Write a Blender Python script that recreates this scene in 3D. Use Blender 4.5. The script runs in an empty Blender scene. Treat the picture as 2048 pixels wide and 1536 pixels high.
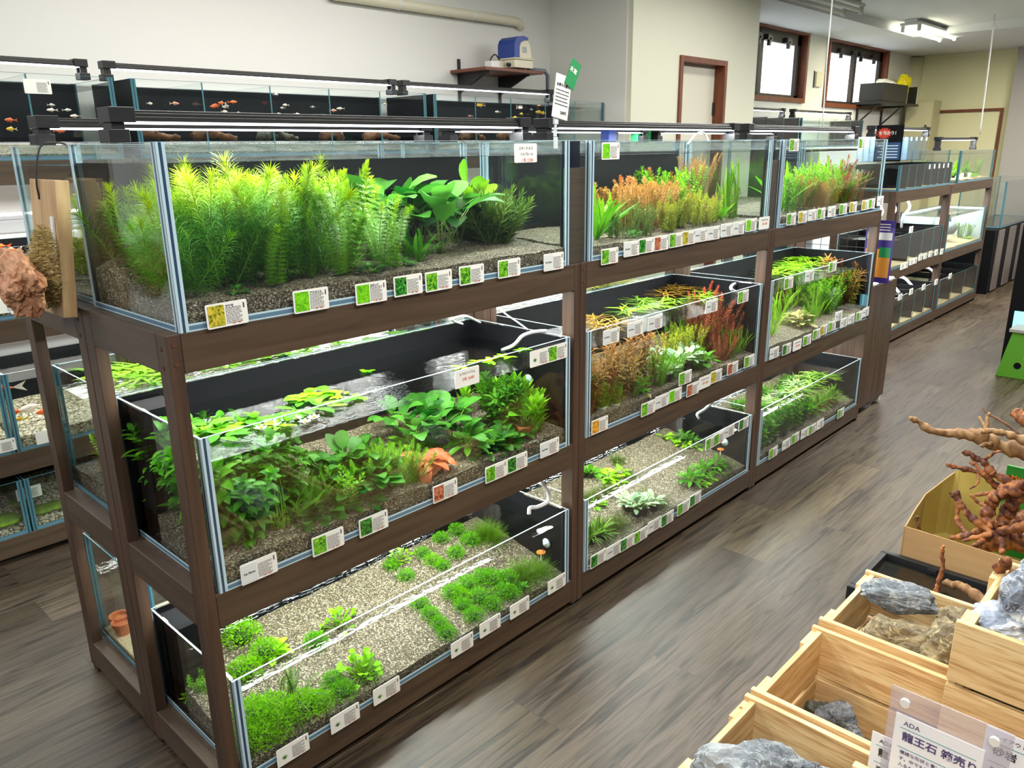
import bpy, math, random
from mathutils import Vector, Matrix, noise
V3 = Vector
sc = bpy.context.scene
COL = sc.collection
R = math.radians
rnd = random.Random(7)

# ---------------------------------------------------------------- camera, world, light, exposure
CAM = V3((-0.6202, -1.5141, 1.5308)); FPX = 1576.76
def _axes(yaw=43.5157, pit=-16.6414, rol=-0.781):
    y, p, r = R(yaw), R(pit), R(rol)
    f = V3((math.cos(p)*math.cos(y), math.cos(p)*math.sin(y), math.sin(p)))
    rt = V3((math.sin(y), -math.cos(y), 0)); up = rt.cross(f)
    return math.cos(r)*rt+math.sin(r)*up, -math.sin(r)*rt+math.cos(r)*up, f
RT, UP, FW = _axes()
cd = bpy.data.cameras.new('camera'); cam = bpy.data.objects.new('camera', cd); COL.objects.link(cam)
cd.sensor_width = 36; cd.lens = 36*FPX/2048; cd.clip_start = .05; cd.clip_end = 60
m = Matrix((RT, UP, -FW)).transposed().to_4x4(); m.translation = CAM
cam.matrix_world = m
sc.camera = cam
sc.view_settings.view_transform = 'Standard'; sc.view_settings.look = 'None'
sc.view_settings.gamma = 1; sc.view_settings.use_curve_mapping = False
sc.view_settings.exposure = 0.0
w = bpy.data.worlds.new('world'); sc.world = w; w.use_nodes = True
w.node_tree.nodes['Background'].inputs[0].default_value = (.86, .93, 1, 1)
w.node_tree.nodes['Background'].inputs[1].default_value = .17
sc.cycles.use_denoising = True
sc.cycles.max_bounces = 7; sc.cycles.diffuse_bounces = 3; sc.cycles.glossy_bounces = 3
sc.cycles.transmission_bounces = 4; sc.cycles.transparent_max_bounces = 40
sc.cycles.caustics_reflective = False; sc.cycles.caustics_refractive = False
sc.cycles.sample_clamp_indirect = 4
sc.cycles.use_adaptive_sampling = True; sc.cycles.adaptive_threshold = .04

def area(name, loc, sx, sy, power, col=(1, 1, 1), rot=(0, 0, 0), parent=None):
    l = bpy.data.lights.new(name, 'AREA'); l.shape = 'RECTANGLE'; l.size = sx; l.size_y = sy
    l.energy = power; l.color = col
    o = bpy.data.objects.new(name, l); COL.objects.link(o); o.location = loc; o.rotation_euler = rot
    if parent: o.parent = parent
    return o
# added fill lights over the aisles, without fittings, to brighten floor, walls and signs
area('aisle_fill_light', (1.2, -1.0, 2.62), 2.4, .25, 60, (1, .99, .95))
area('aisle_fill_light', (4.6, -.9, 2.62), 2.4, .25, 120, (1, .99, .95))
area('aisle_fill_light', (1.4, 1.35, 2.62), 2.4, .2, 34, (1, .98, .92))
area('aisle_fill_light', (-1.6, .9, 2.62), 1.6, .25, 40, (.95, .98, 1))
area('aisle_fill_light', (4.1, .95, 2.62), 1.8, .2, 11, (1, .99, .94))
area('aisle_fill_light', (-1.7, -1.9, 2.62), 1.6, .25, 75, (1, .99, .96))
area('aisle_fill_light', (9.0, .2, 2.55), 1.4, .2, 45, (1, .96, .84))
area('aisle_fill_light', (7.4, -.6, 2.55), 2.4, .25, 120, (1, .97, .88))

# ---------------------------------------------------------------- helpers
def ray(u, v): return FW + RT*((u-1024)/FPX) - UP*((v-768)/FPX)
def U(u, v, x=None, y=None, z=None):
    "point where the sight line of a picture point meets a plane of the room"
    d = ray(u, v)
    t = (x-CAM.x)/d.x if x is not None else (y-CAM.y)/d.y if y is not None else (z-CAM.z)/d.z
    return CAM + d*t
def PU(p):
    d = V3(p)-CAM; f = d.dot(FW)
    return 1024+FPX*d.dot(RT)/f if f > .01 else -1e4
def lin(c):
    return tuple(((x/255)/12.92 if x/255 <= .04045 else ((x/255+.055)/1.055)**2.4) for x in c)+(1,)

class MB:
    def __init__(s): s.v = []; s.f = []; s.m = []; s.a = []; s.t = []
    def face(s, idx, m=0, a=0., t=0.): s.f.append(idx); s.m.append(m); s.a.append(a); s.t.append(t)
    def add(s, vs, fs, m=0, a=0., t=0.):
        b = len(s.v); s.v.extend([tuple(v) for v in vs])
        for f in fs: s.face(tuple(i+b for i in f), m, a, t)
    def box(s, x0, y0, z0, x1, y1, z1, m=0, a=0.):
        s.add([(x0,y0,z0),(x1,y0,z0),(x1,y1,z0),(x0,y1,z0),(x0,y0,z1),(x1,y0,z1),(x1,y1,z1),(x0,y1,z1)],
              [(3,2,1,0),(4,5,6,7),(0,1,5,4),(1,2,6,5),(2,3,7,6),(3,0,4,7)], m, a); return s
    def tube(s, pts, rads, n=6, m=0, cap=True, a=0.):
        pts = [V3(p) for p in pts]; k = len(pts)
        if not hasattr(rads, '__len__'): rads = [rads]*k
        d = (pts[1]-pts[0]).normalized()
        q = d.orthogonal().normalized(); vs = []
        for i, p in enumerate(pts):
            d = (pts[min(i+1, k-1)]-pts[max(i-1, 0)])
            if d.length < 1e-9: d = V3((0, 0, 1))
            d.normalize(); q = (q-d*q.dot(d))
            if q.length < 1e-6: q = d.orthogonal()
            q.normalize(); r2 = d.cross(q)
            for j in range(n):
                t = 2*math.pi*j/n; vs.append(p+(q*math.cos(t)+r2*math.sin(t))*rads[i])
        fs = [(i*n+j, i*n+(j+1) % n, (i+1)*n+(j+1) % n, (i+1)*n+j) for i in range(k-1) for j in range(n)]
        if cap: fs += [tuple(range(n))[::-1], tuple(range((k-1)*n, k*n))]
        s.add(vs, fs, m, a); return s
    def lathe(s, prof, c=(0, 0, 0), n=16, m=0, cap=True):
        vs = []; c = V3(c)
        for (r, z) in prof:
            for j in range(n):
                t = 2*math.pi*j/n; vs.append(c+V3((r*math.cos(t), r*math.sin(t), z)))
        k = len(prof)
        fs = [(i*n+j, i*n+(j+1) % n, (i+1)*n+(j+1) % n, (i+1)*n+j) for i in range(k-1) for j in range(n)]
        if cap: fs += [tuple(range(n))[::-1], tuple(range((k-1)*n, k*n))]
        s.add(vs, fs, m); return s
    def leaf(s, base, d, nrm, L, W, curl=0., seg=3, a=0., t=0., fold=0., prof=None, twist=0.):
        d = V3(d).normalized(); side = d.cross(nrm)
        if side.length < 1e-5: side = d.orthogonal()
        side.normalize(); p = V3(base); b = len(s.v); st = L/seg
        nn = side.cross(d); c3 = fold != 0
        for i in range(seg+1):
            q = i/seg
            w = W*.5*(prof(q) if prof else max(.02, math.sin(math.pi*min(1, q*.92+.08))**.75 if q < .97 else .04))
            if c3:
                s.v += [tuple(p-side*w+nn*w*fold), tuple(p), tuple(p+side*w+nn*w*fold)]
            else: s.v += [tuple(p-side*w), tuple(p+side*w)]
            if i < seg:
                p = p+d*st
                if curl: d = (Matrix.Rotation(curl/seg, 3, side) @ d)
                if twist: side = Matrix.Rotation(twist/seg, 3, d) @ side
                nn = side.cross(d)
        k = 3 if c3 else 2
        for i in range(seg):
            o = b+i*k
            if c3:
                s.face((o, o+1, o+4, o+3), 0, a, t); s.face((o+1, o+2, o+5, o+4), 0, a, t)
            else: s.face((o, o+1, o+3, o+2), 0, a, t)
    def mesh(s, name, mats, smooth=False, attr=False):
        me = bpy.data.meshes.new(name); me.from_pydata(s.v, [], s.f)
        if not isinstance(mats, (list, tuple)): mats = [mats]
        for mt in mats: me.materials.append(mt)
        if len(mats) > 1: me.polygons.foreach_set('material_index', s.m)
        if smooth: me.polygons.foreach_set('use_smooth', [True]*len(s.f))
        if attr:
            for nm, dat in (('va', s.a), ('ta', s.t)):
                at = me.attributes.new(nm, 'FLOAT', 'FACE'); at.data.foreach_set('value', dat)
        me.update(); return me

def ob(name, me, parent=None, loc=(0, 0, 0), rz=0., sc_=1., bevel=0):
    o = bpy.data.objects.new(name, me); COL.objects.link(o); o.location = loc; o.rotation_euler = (0, 0, rz)
    if sc_ != 1.: o.scale = (sc_,)*3
    if parent: o.parent = parent
    if bevel:
        md = o.modifiers.new('bevel', 'BEVEL'); md.width = bevel; md.segments = 2; md.limit_method = 'ANGLE'
    return o
REG = []
def reg(o, cat, desc, place='', ref=None, group=None):
    "top-level thing: look, place and (for look-alikes) its turn from the left are written at the end"
    o['category'] = cat; REG.append((o, desc, place, ref, group)); return o
def empty(name, loc, cat, desc, place='', rz=0., sc_=1., ref=None, group=None):
    o = bpy.data.objects.new(name, None); COL.objects.link(o); o.location = loc; o.rotation_euler = (0, 0, rz)
    o.empty_display_size = .05
    if sc_ != 1.: o.scale = (sc_,)*3 if not hasattr(sc_, '__len__') else sc_
    return reg(o, cat, desc, place, ref, group)
def struct(name, me, **k):
    o = ob(name, me, **k); o['kind'] = 'structure'; return o
def stuff(o, label, cat):
    o['kind'] = 'stuff'; o['label'] = label; o['category'] = cat; return o

# ---------------------------------------------------------------- materials
def nt(name):
    mt = bpy.data.materials.new(name); mt.use_nodes = True; t = mt.node_tree
    return mt, t, t.nodes, t.links, t.nodes['Principled BSDF'], t.nodes['Material Output']
def ramp(n, l, src, stops):
    r = n.new('ShaderNodeValToRGB'); e = r.color_ramp.elements
    e[0].position, e[0].color = stops[0][0], lin(stops[0][1]); e[1].position, e[1].color = stops[-1][0], lin(stops[-1][1])
    for p, c in stops[1:-1]: q = e.new(p); q.color = lin(c)
    l.new(src, r.inputs[0]); return r
def mat(name, c, rough=.5, metal=0., c2=None, scale=20, stretch=(1, 1, 1), bump=0., emit=0., spec=.5, coat=0., detail=4, dist=0., lo=.35, hi=.65, alpha=1.):
    mt, t, n, l, b, o = nt(name)
    b.inputs['Base Color'].default_value = lin(c); b.inputs['Roughness'].default_value = rough
    b.inputs['Metallic'].default_value = metal; b.inputs['Specular IOR Level'].default_value = spec
    b.inputs['Coat Weight'].default_value = coat
    if alpha < 1: b.inputs['Alpha'].default_value = alpha
    if emit:
        b.inputs['Emission Color'].default_value = lin(c); b.inputs['Emission Strength'].default_value = emit
    if c2 or bump:
        tc = n.new('ShaderNodeTexCoord'); mp = n.new('ShaderNodeMapping'); mp.inputs['Scale'].default_value = stretch
        no = n.new('ShaderNodeTexNoise'); no.inputs['Scale'].default_value = scale; no.inputs['Detail'].default_value = detail
        no.inputs['Distortion'].default_value = dist
        l.new(tc.outputs['Object'], mp.inputs[0]); l.new(mp.outputs[0], no.inputs[0])
        if c2:
            r = ramp(n, l, no.outputs[0], [(lo, c), (hi, c2)]); l.new(r.outputs[0], b.inputs['Base Color'])
        if bump:
            bp = n.new('ShaderNodeBump'); bp.inputs['Strength'].default_value = bump; bp.inputs['Distance'].default_value = .004
            l.new(no.outputs[0], bp.inputs['Height']); l.new(bp.outputs[0], b.inputs['Normal'])
    return mt
def glassmat(name, tint=(.97, .99, .985), ior=1.45, rough=.015, bump=None, boost=1.):
    mt, t, n, l, b, o = nt(name); n.remove(b)
    tr = n.new('ShaderNodeBsdfTransparent'); tr.inputs[0].default_value = tint+(1,)
    gl = n.new('ShaderNodeBsdfGlossy'); gl.inputs['Roughness'].default_value = rough
    fr = n.new('ShaderNodeFresnel')   # a thin pane: the same reflectance whichever face is met
    ge = n.new('ShaderNodeNewGeometry'); mr = n.new('ShaderNodeMapRange'); mr.inputs[3].default_value = ior; mr.inputs[4].default_value = 1/ior
    l.new(ge.outputs['Backfacing'], mr.inputs[0]); l.new(mr.outputs[0], fr.inputs[0])
    mx = n.new('ShaderNodeMixShader')
    l.new(fr.outputs[0], mx.inputs[0]); l.new(tr.outputs[0], mx.inputs[1]); l.new(gl.outputs[0], mx.inputs[2])
    if bump:
        tc = n.new('ShaderNodeTexCoord'); mp = n.new('ShaderNodeMapping'); mp.inputs['Scale'].default_value = bump[2]
        no = n.new('ShaderNodeTexNoise'); no.inputs['Scale'].default_value = bump[0]; no.inputs['Detail'].default_value = 3
        bp = n.new('ShaderNodeBump'); bp.inputs['Strength'].default_value = bump[1]; bp.inputs['Distance'].default_value = .01
        l.new(tc.outputs['Object'], mp.inputs[0]); l.new(mp.outputs[0], no.inputs[0])
        l.new(no.outputs[0], bp.inputs['Height']); l.new(bp.outputs[0], fr.inputs[1]); l.new(bp.outputs[0], gl.inputs['Normal'])
    l.new(mx.outputs[0], o.inputs[0]); return mt
def leafmat(name, c1, c2, tip=None, trans=.35, tipstart=.55, rough=.45):
    mt, t, n, l, b, o = nt(name)
    at = n.new('ShaderNodeAttribute'); at.attribute_name = 'va'
    r = ramp(n, l, at.outputs['Fac'], [(0, c1), (1, c2)]); out = r.outputs[0]
    if tip:
        a2 = n.new('ShaderNodeAttribute'); a2.attribute_name = 'ta'
        mr = n.new('ShaderNodeMapRange'); mr.inputs[1].default_value = tipstart; mr.inputs[2].default_value = 1
        l.new(a2.outputs['Fac'], mr.inputs[0])
        mx = n.new('ShaderNodeMix'); mx.data_type = 'RGBA'; mx.inputs[7].default_value = lin(tip)
        l.new(mr.outputs[0], mx.inputs[0]); l.new(out, mx.inputs[6]); out = mx.outputs[2]
    l.new(out, b.inputs['Base Color']); b.inputs['Roughness'].default_value = rough; b.inputs['Specular IOR Level'].default_value = .22
    tl = n.new('ShaderNodeBsdfTranslucent'); l.new(out, tl.inputs[0])
    ms = n.new('ShaderNodeMixShader'); ms.inputs[0].default_value = trans
    l.new(b.outputs[0], ms.inputs[1]); l.new(tl.outputs[0], ms.inputs[2]); l.new(ms.outputs[0], o.inputs[0])
    return mt
def gravelmat(name, stops, scale=230, rough=.7):
    mt, t, n, l, b, o = nt(name)
    tc = n.new('ShaderNodeTexCoord'); vo = n.new('ShaderNodeTexVoronoi'); vo.inputs['Scale'].default_value = scale
    l.new(tc.outputs['Object'], vo.inputs['Vector'])
    sp = n.new('ShaderNodeSeparateColor'); l.new(vo.outputs['Color'], sp.inputs[0])
    r = ramp(n, l, sp.outputs[0], stops); r.color_ramp.interpolation = 'CONSTANT'
    l.new(r.outputs[0], b.inputs['Base Color']); b.inputs['Roughness'].default_value = rough
    bp = n.new('ShaderNodeBump'); bp.inputs['Strength'].default_value = .8; bp.inputs['Distance'].default_value = .003; bp.invert = True
    l.new(vo.outputs['Distance'], bp.inputs['Height']); l.new(bp.outputs[0], b.inputs['Normal'])
    return mt
def floormat():
    mt, t, n, l, b, o = nt('plank_floor')
    tc = n.new('ShaderNodeTexCoord')
    br = n.new('ShaderNodeTexBrick'); br.inputs['Scale'].default_value = 1; br.offset = .37; br.inputs['Brick Width'].default_value = 1.22
    br.inputs['Row Height'].default_value = .18; br.inputs['Mortar Size'].default_value = .0012; br.inputs['Mortar Smooth'].default_value = .1
    br.inputs['Color1'].default_value = (0, 0, 0, 1); br.inputs['Color2'].default_value = (1, 1, 1, 1); br.inputs['Mortar'].default_value = (.5, .5, .5, 1)
    l.new(tc.outputs['Object'], br.inputs[0])
    r = ramp(n, l, br.outputs['Color'], [(0, (82, 69, 48)), (.33, (102, 89, 73)), (.66, (84, 71, 61)), (1, (108, 95, 74))])
    def noi(scale, st, det, dist=0.):
        mp = n.new('ShaderNodeMapping'); mp.inputs['Scale'].default_value = st; l.new(tc.outputs['Object'], mp.inputs[0])
        x = n.new('ShaderNodeTexNoise'); x.inputs['Scale'].default_value = scale; x.inputs['Detail'].default_value = det; x.inputs['Distortion'].default_value = dist
        # every plank has its own grain
        ad = n.new('ShaderNodeVectorMath'); ad.operation = 'MULTIPLY_ADD'; l.new(br.outputs['Color'], ad.inputs[0]); ad.inputs[1].default_value = (7, 7, 7)
        l.new(mp.outputs[0], ad.inputs[2]); l.new(ad.outputs[0], x.inputs[0]); return x
    g1 = noi(4.5, (.55, 7, 1), 9, 1.6); g2 = noi(30, (.25, 13, 1), 5, .3); g3 = noi(1.7, (.5, 1.3, 1), 3)
    def mul(a, src, stops):
        rr = ramp(n, l, src, stops); mx = n.new('ShaderNodeMix'); mx.data_type = 'RGBA'; mx.blend_type = 'MULTIPLY'; mx.inputs[0].default_value = 1
        l.new(a, mx.inputs[6]); l.new(rr.outputs[0], mx.inputs[7]); return mx.outputs[2]
    c = mul(r.outputs[0], g1.outputs[0], [(.33, (126, 116, 106)), (.44, (212, 208, 202)), (.5, (240, 238, 235)), (.6, (255, 255, 255))])
    c = mul(c, g2.outputs[0], [(.3, (176, 172, 166)), (.6, (255, 255, 255))])
    c = mul(c, g3.outputs[0], [(.35, (196, 186, 176)), (.65, (255, 255, 255))])
    mx = n.new('ShaderNodeMix'); mx.data_type = 'RGBA'; mx.inputs[7].default_value = lin((52, 44, 38))
    l.new(br.outputs['Fac'], mx.inputs[0]); l.new(c, mx.inputs[6]); l.new(mx.outputs[2], b.inputs['Base Color'])
    b.inputs['Roughness'].default_value = .42
    bp = n.new('ShaderNodeBump'); bp.inputs['Strength'].default_value = .35; bp.inputs['Distance'].default_value = .002
    l.new(g1.outputs[0], bp.inputs['Height']); l.new(bp.outputs[0], b.inputs['Normal'])
    return mt
def photomat(name, c1, c2, c3, scale=120):
    mt, t, n, l, b, o = nt(name)
    tc = n.new('ShaderNodeTexCoord'); oi = n.new('ShaderNodeObjectInfo')
    ad = n.new('ShaderNodeVectorMath'); l.new(tc.outputs['Object'], ad.inputs[0]); l.new(oi.outputs['Location'], ad.inputs[1])
    no = n.new('ShaderNodeTexNoise'); no.inputs['Scale'].default_value = scale; no.inputs['Detail'].default_value = 3; no.inputs['Distortion'].default_value = 1
    l.new(ad.outputs[0], no.inputs[0])
    r = ramp(n, l, no.outputs[0], [(.3, c1), (.48, c2), (.66, c3)]); l.new(r.outputs[0], b.inputs['Base Color']); b.inputs['Roughness'].default_value = .3
    return mt

WOODC = ((88, 66, 52), (62, 45, 36))
m_wx = mat('dark_wood_along', (86, 69, 52), .45, c2=(68, 53, 40), scale=5, stretch=(.5, 8, 8), bump=.08, dist=.4)
m_wy = mat('dark_wood_across', (86, 70, 57), .45, c2=(70, 56, 45), scale=5, stretch=(8, .5, 8), bump=.08, dist=.4)
m_wz = mat('dark_wood_upright', (88, 66, 50), .45, c2=(64, 47, 37), scale=5, stretch=(8, 8, .5), bump=.08, dist=.4)
m_foot = mat('black_foot', (22, 20, 20), .6)
m_glass = glassmat('aquarium_glass')
m_edge = mat('glass_edge', (186, 212, 222), .25, spec=.6)
m_edged = mat('glass_edge_teal', (70, 122, 130), .2, spec=.6)
m_seam = mat('silicone_seam', (48, 72, 96), .3); m_seamb = mat('silicone_base_seam', (92, 124, 146), .3)
m_water = glassmat('water_surface', (.97, .99, .97), 1.33, .01, bump=(22, .05, (1, 1.6, 1)))
m_waterb = glassmat('slightly_rippled_water', (.97, .99, .97), 1.33, .01, bump=(40, .05, (1, 2.4, 1)))
m_waterr = glassmat('rippled_water_surface', (.97, .99, .97), 1.33, .01, bump=(46, .2, (1, 2.8, 1)))
m_black = mat('black_panel', (12, 13, 16), .55, spec=.12)
m_blackm = mat('black_plastic', (28, 28, 30), .4)
m_led = mat('led_diffuser', (235, 240, 255), .5, emit=6.)
m_alu = mat('dark_aluminium', (52, 51, 50), .35, metal=.3)
m_white = mat('white_plastic', (232, 232, 228), .4)
m_gravel = gravelmat('river_gravel', [(0, (52, 44, 32)), (.2, (104, 92, 70)), (.45, (138, 127, 104)), (.6, (70, 60, 45)), (.78, (178, 168, 146)), (.88, (90, 79, 60))], 300)
m_gravelg = gravelmat('grey_gravel', [(0, (70, 64, 52)), (.25, (120, 112, 94)), (.5, (150, 143, 124)), (.7, (84, 76, 60)), (.85, (168, 162, 146))], 200)
m_gravelw = gravelmat('pale_gravel', [(0, (84, 74, 56)), (.25, (150, 140, 114)), (.5, (186, 176, 150)), (.7, (110, 98, 74)), (.85, (206, 198, 176))], 150)
m_sand = mat('sand', (196, 178, 138), .8, c2=(160, 142, 106), scale=150, bump=.5)
m_card = mat('card_paper', (240, 240, 232), .45)
m_ink = mat('card_ink', (70, 70, 72), .5)
m_inkl = mat('card_ink_light', (150, 150, 150), .5)
m_red = mat('red_ink', (214, 120, 110), .5)
m_grey = mat('card_grey_panel', (222, 226, 224), .45)
PH = {'g': photomat('photo_green', (18, 62, 14), (84, 168, 30), (160, 214, 60)),
      'd': photomat('photo_dark_green', (8, 26, 10), (30, 110, 34), (90, 180, 60)),
      'y': photomat('photo_yellow', (30, 40, 18), (176, 170, 40), (226, 200, 70)),
      'r': photomat('photo_red', (40, 30, 20), (172, 84, 60), (216, 150, 110)),
      'o': photomat('photo_orange', (24, 26, 30), (222, 150, 30), (240, 190, 60)),
      'l': photomat('photo_lime', (70, 150, 14), (110, 200, 20), (140, 224, 40))}
m_terra = mat('terracotta', (196, 112, 62), .8, c2=(176, 94, 50), scale=30)
m_pot = mat('black_basket_pot', (26, 28, 26), .6)
m_stem = mat('plant_stem', (120, 150, 60), .5)
m_stemr = mat('plant_stem_reddish', (150, 96, 56), .5)
# ---------------------------------------------------------------- room shell
m_floor = floormat()
m_wall = mat('white_wallpaper', (232, 231, 226), .85, bump=.06, scale=160)
m_wallb = mat('cream_wallpaper', (228, 228, 208), .85, bump=.06, scale=160)
m_wally = mat('yellowish_cream_wallpaper', (234, 230, 190), .85, bump=.06, scale=160)
m_ceil = mat('white_ceiling', (226, 228, 232), .9)
m_pill = mat('grey_pillar_paint', (176, 172, 170), .8)
m_frame = mat('reddish_window_wood', (128, 66, 34), .5, c2=(100, 52, 28), scale=5, stretch=(6, 6, 1))
m_sash = mat('dark_window_sash', (48, 40, 34), .5)
m_pane = mat('frosted_daylight_pane', (244, 250, 255), .5, emit=1.5)
m_doorp = mat('cream_door_leaf', (226, 222, 204), .6)

def slab(name, x0, y0, z0, x1, y1, z1, mt): return struct(name, MB().box(x0, y0, z0, x1, y1, z1).mesh(name, mt))
slab('floor', -4, -3.6, -.05, 14, 2.4, 0, m_floor)
slab('wall_back', -4, 2.3, 0, 3.83, 2.4, 2.9, m_wall)
slab('wall_side', 3.82, 1.66, 0, 3.9, 2.3, 2.9, m_wall)
def wall_with_holes(name, y0, y1, x0, x1, z1, holes, mt):
    b = MB(); xs = x0
    for (a, c, d, e) in holes:
        b.box(xs, y0, 0, a, y1, z1)
        if d > 0: b.box(a, y0, 0, c, y1, d)
        b.box(a, y0, e, c, y1, z1); xs = c
    b.box(xs, y0, 0, x1, y1, z1); return struct(name, b.mesh(name, mt))
D0, D1, DZ = 4.42, 4.99, 2.09
wall_with_holes('wall_door', 1.62, 1.72, 3.83, 5.5, 2.9, [(D0-.034, D1+.034, 0, DZ+.034)], m_wallb)
slab('wall_return', 5.4, 1.72, 0, 5.5, 2.3, 2.9, m_wallb)
W1 = (6.1, 7.85, 1.99, 2.6); W2 = (8.45, 10.18, 1.97, 2.6)
wall_with_holes('wall_window', 2.3, 2.4, 5.5, 11.2, 2.9, [(w_[0]-.044, w_[1]+.044, w_[2]-.044, w_[3]+.018) for w_ in (W1, W2)], m_wall)
slab('wall_far', 11.2, -3.6, 0, 11.3, 2.4, 2.9, m_wally)
slab('wall_right', 11.0, -3.0, 0, 11.2, 1.06, 2.9, m_pill)
struct('trim_3', MB().lathe([(.13, 0), (.13, 2.6)], (11.2, 2.3, 0), 20).mesh('trim_3', m_wally, smooth=True))
b = MB(); b.box(-4, -3.6, 2.7, 9.05, 1.63, 2.75); b.box(-4, 1.63, 2.62, 11.3, 2.4, 2.75); b.box(9.05, -3.6, 2.62, 11.3, 1.63, 2.75)
struct('ceiling', b.mesh('ceiling', m_ceil))
# doors
def door(n, x0, x1, z1, y0, axis='y'):
    b = MB(); t = .035; d0, d1 = -.015, .1
    b.box(x0-t, y0+d0, 0, x0, y0+d1, z1+t); b.box(x1, y0+d0, 0, x1+t, y0+d1, z1+t); b.box(x0, y0+d0, z1, x1, y0+d1, z1+t)
    o = struct('door_%d' % n, MB().box(x0, y0+.07, 0, x1, y0+.09, z1).mesh('door', m_doorp))
    ob('door_frame', b.mesh('door_frame', m_frame), o)
    h = MB().tube([(x1-.06, y0+.07, .98), (x1-.06, y0+.03, .98), (x1-.16, y0+.03, .98)], .009, 8); ob('door_handle', h.mesh('door_handle', m_alu), o)
    h = MB(); [h.box(x1-.012, y0+.055, z, x1+.0, y0+.07, z+.09) for z in (.3, 1.75)]; ob('hinge', h.mesh('hinge', m_alu), o)
    return o
door(1, D0, D1, DZ, 1.62)
o = door(2, 0, .86, 1.90, 0); o.location = (11.19, 2.05, 0); o.rotation_euler = (0, 0, -math.pi/2)
def window(n, w):
    x0, x1, z0, z1 = w; y = 2.3; b = MB(); t = .045
    b.box(x0-t, y-.03, z0-t, x1+t, y+.1, z0); b.box(x0-t, y-.03, z1, x1+t, y+.1, z1+.019)
    b.box(x0-t, y-.03, z0, x0, y+.1, z1); b.box(x1, y-.03, z0, x1+t, y+.1, z1)
    o = struct('window_%d' % n, b.mesh('window', m_frame))
    b = MB(); s = .05; xm = (x0+x1)/2; b.box(x0, y+.04, z0, x1, y+.075, z0+s*.6); b.box(x0, y+.04, z1-.1, x1, y+.075, z1)
    for q in (x0, x1-s*1.6): b.box(q, y+.04, z0, q+s*1.6, y+.075, z1)
    b.box(xm-s*.7, y+.035, z0, xm+s*.7, y+.08, z1); ob('sash', b.mesh('sash', m_sash), o)
    ob('pane', MB().box(x0, y+.08, z0, x1, y+.09, z1).mesh('pane', m_pane), o)
    b = MB()
    for q in (.22, .44, .56, .8): xx = x0+(x1-x0)*q; b.box(xx-.05, y+.0, z1-.1, xx+.05, y+.04, z1-.05); b.box(xx-.015, y+.0, z1-.15, xx+.015, y+.03, z1-.08)
    ob('latch', b.mesh('latch', m_alu), o)
window(1, W1); window(2, W2)
# ceiling lamps
m_tube = mat('lit_fluorescent_tube', (255, 250, 220), .5, emit=14)
m_lampb = mat('lamp_body', (222, 224, 222), .5)
def ceil_lamp(x0, x1, y, z, lit, desc):
    t = empty('ceiling_light', ((x0+x1)/2, y, z), 'ceiling light', desc)
    h = (x1-x0)/2; b = MB(); b.box(-h, -.06, -.03, h, .06, 0); b.box(-h, -.1, -.055, h, .1, -.03); ob('body', b.mesh('body', m_lampb), t, bevel=.006)
    for s in (-1, 1):
        ob('tube', MB().tube([(-h+.06, s*.075, -.085), (h-.06, s*.075, -.085)], .016, 10).mesh('tube', m_tube if lit else m_white, True), t)
        for q in (-1, 1): ob('lamp_holder', MB().tube([(q*(h-.03), s*.075, -.03), (q*(h-.03), s*.075, -.11)], .02, 8).mesh('lamp_holder', m_lampb), t)
    if lit: area('tube_light', (0, 0, -.12), h*2-.1, .2, 22, (1, .93, .6), parent=t)
ceil_lamp(8.25, 9.5, 1.42, 2.7, True, 'lit twin tube fluorescent fitting glowing under the ceiling')
ceil_lamp(5.55, 6.8, 1.42, 2.7, False, 'unlit twin tube fluorescent fitting above the nearer window')

# ---------------------------------------------------------------- wooden racks
def rack(x0, y0, W, D, tiers, desc, hr=.082, rot=0.):
    t = empty('aquarium_rack', (x0, y0, 0), 'rack', desc); H = tiers[-1]
    pw, pd = .03, .05; zb = .012
    for (px, py) in ((0, 0), (W-pw, 0), (0, D-pd), (W-pw, D-pd)):
        ob('post', MB().box(px+.0006, py+.0006, zb, px+pw-.0006, py+pd-.0006, H).mesh('post', m_wz), t, bevel=.0015)
        ob('foot', MB().box(px+.004, py+.004, 0, px+pw-.004, py+pd-.004, zb).mesh('foot', m_foot), t)
    for H_ in tiers:
        lo = max(H_-hr, .022)
        for py in (0, D-.03): ob('long_rail', MB().box(pw, py+.0006, lo, W-pw, py+.03, H_).mesh('long_rail', m_wx), t, bevel=.0015)
        for px in (0, W-.03): ob('end_rail', MB().box(px+.0006, pd, lo, px+.0294, D-pd, H_).mesh('end_rail', m_wy), t, bevel=.0015)
        ob('shelf_board', MB().box(.0296, .0302, H_-.02, W-.0296, D-.0302, H_-.001).mesh('shelf_board', m_wx), t)
    for z in (H-.02, H-.06):
        for pp in ([(.016, -.0006, z), (.016, .004, z)], [(-.0006, .03, z-.01), (.004, .03, z-.01)]): ob('dowel_plug', MB().tube(pp, .0055, 10).mesh('dowel_plug', m_stemr_w), t)
    return t
m_stemr_w = mat('dowel_wood', (84, 52, 38), .6)
W_ = 1.29; TI = (.104, .605, 1.19)
RK = {}
for i, n in enumerate(('near', 'middle', 'far')):
    RK[i, 0] = rack(i*W_+(.001 if i else 0), 0, W_-.001, .448, TI, 'dark wooden aquarium rack, %s of the three beside the aisle' % n)
    RK[i, 1] = rack(i*W_+(.001 if i else 0), .451, W_-.001, .448, TI, 'dark wooden aquarium rack at the back of the island, %s one' % n)
WT = (.10, .434, .945, 1.511); WX = (-1.32, -.56, .72, 2.295, 3.81)
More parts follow.
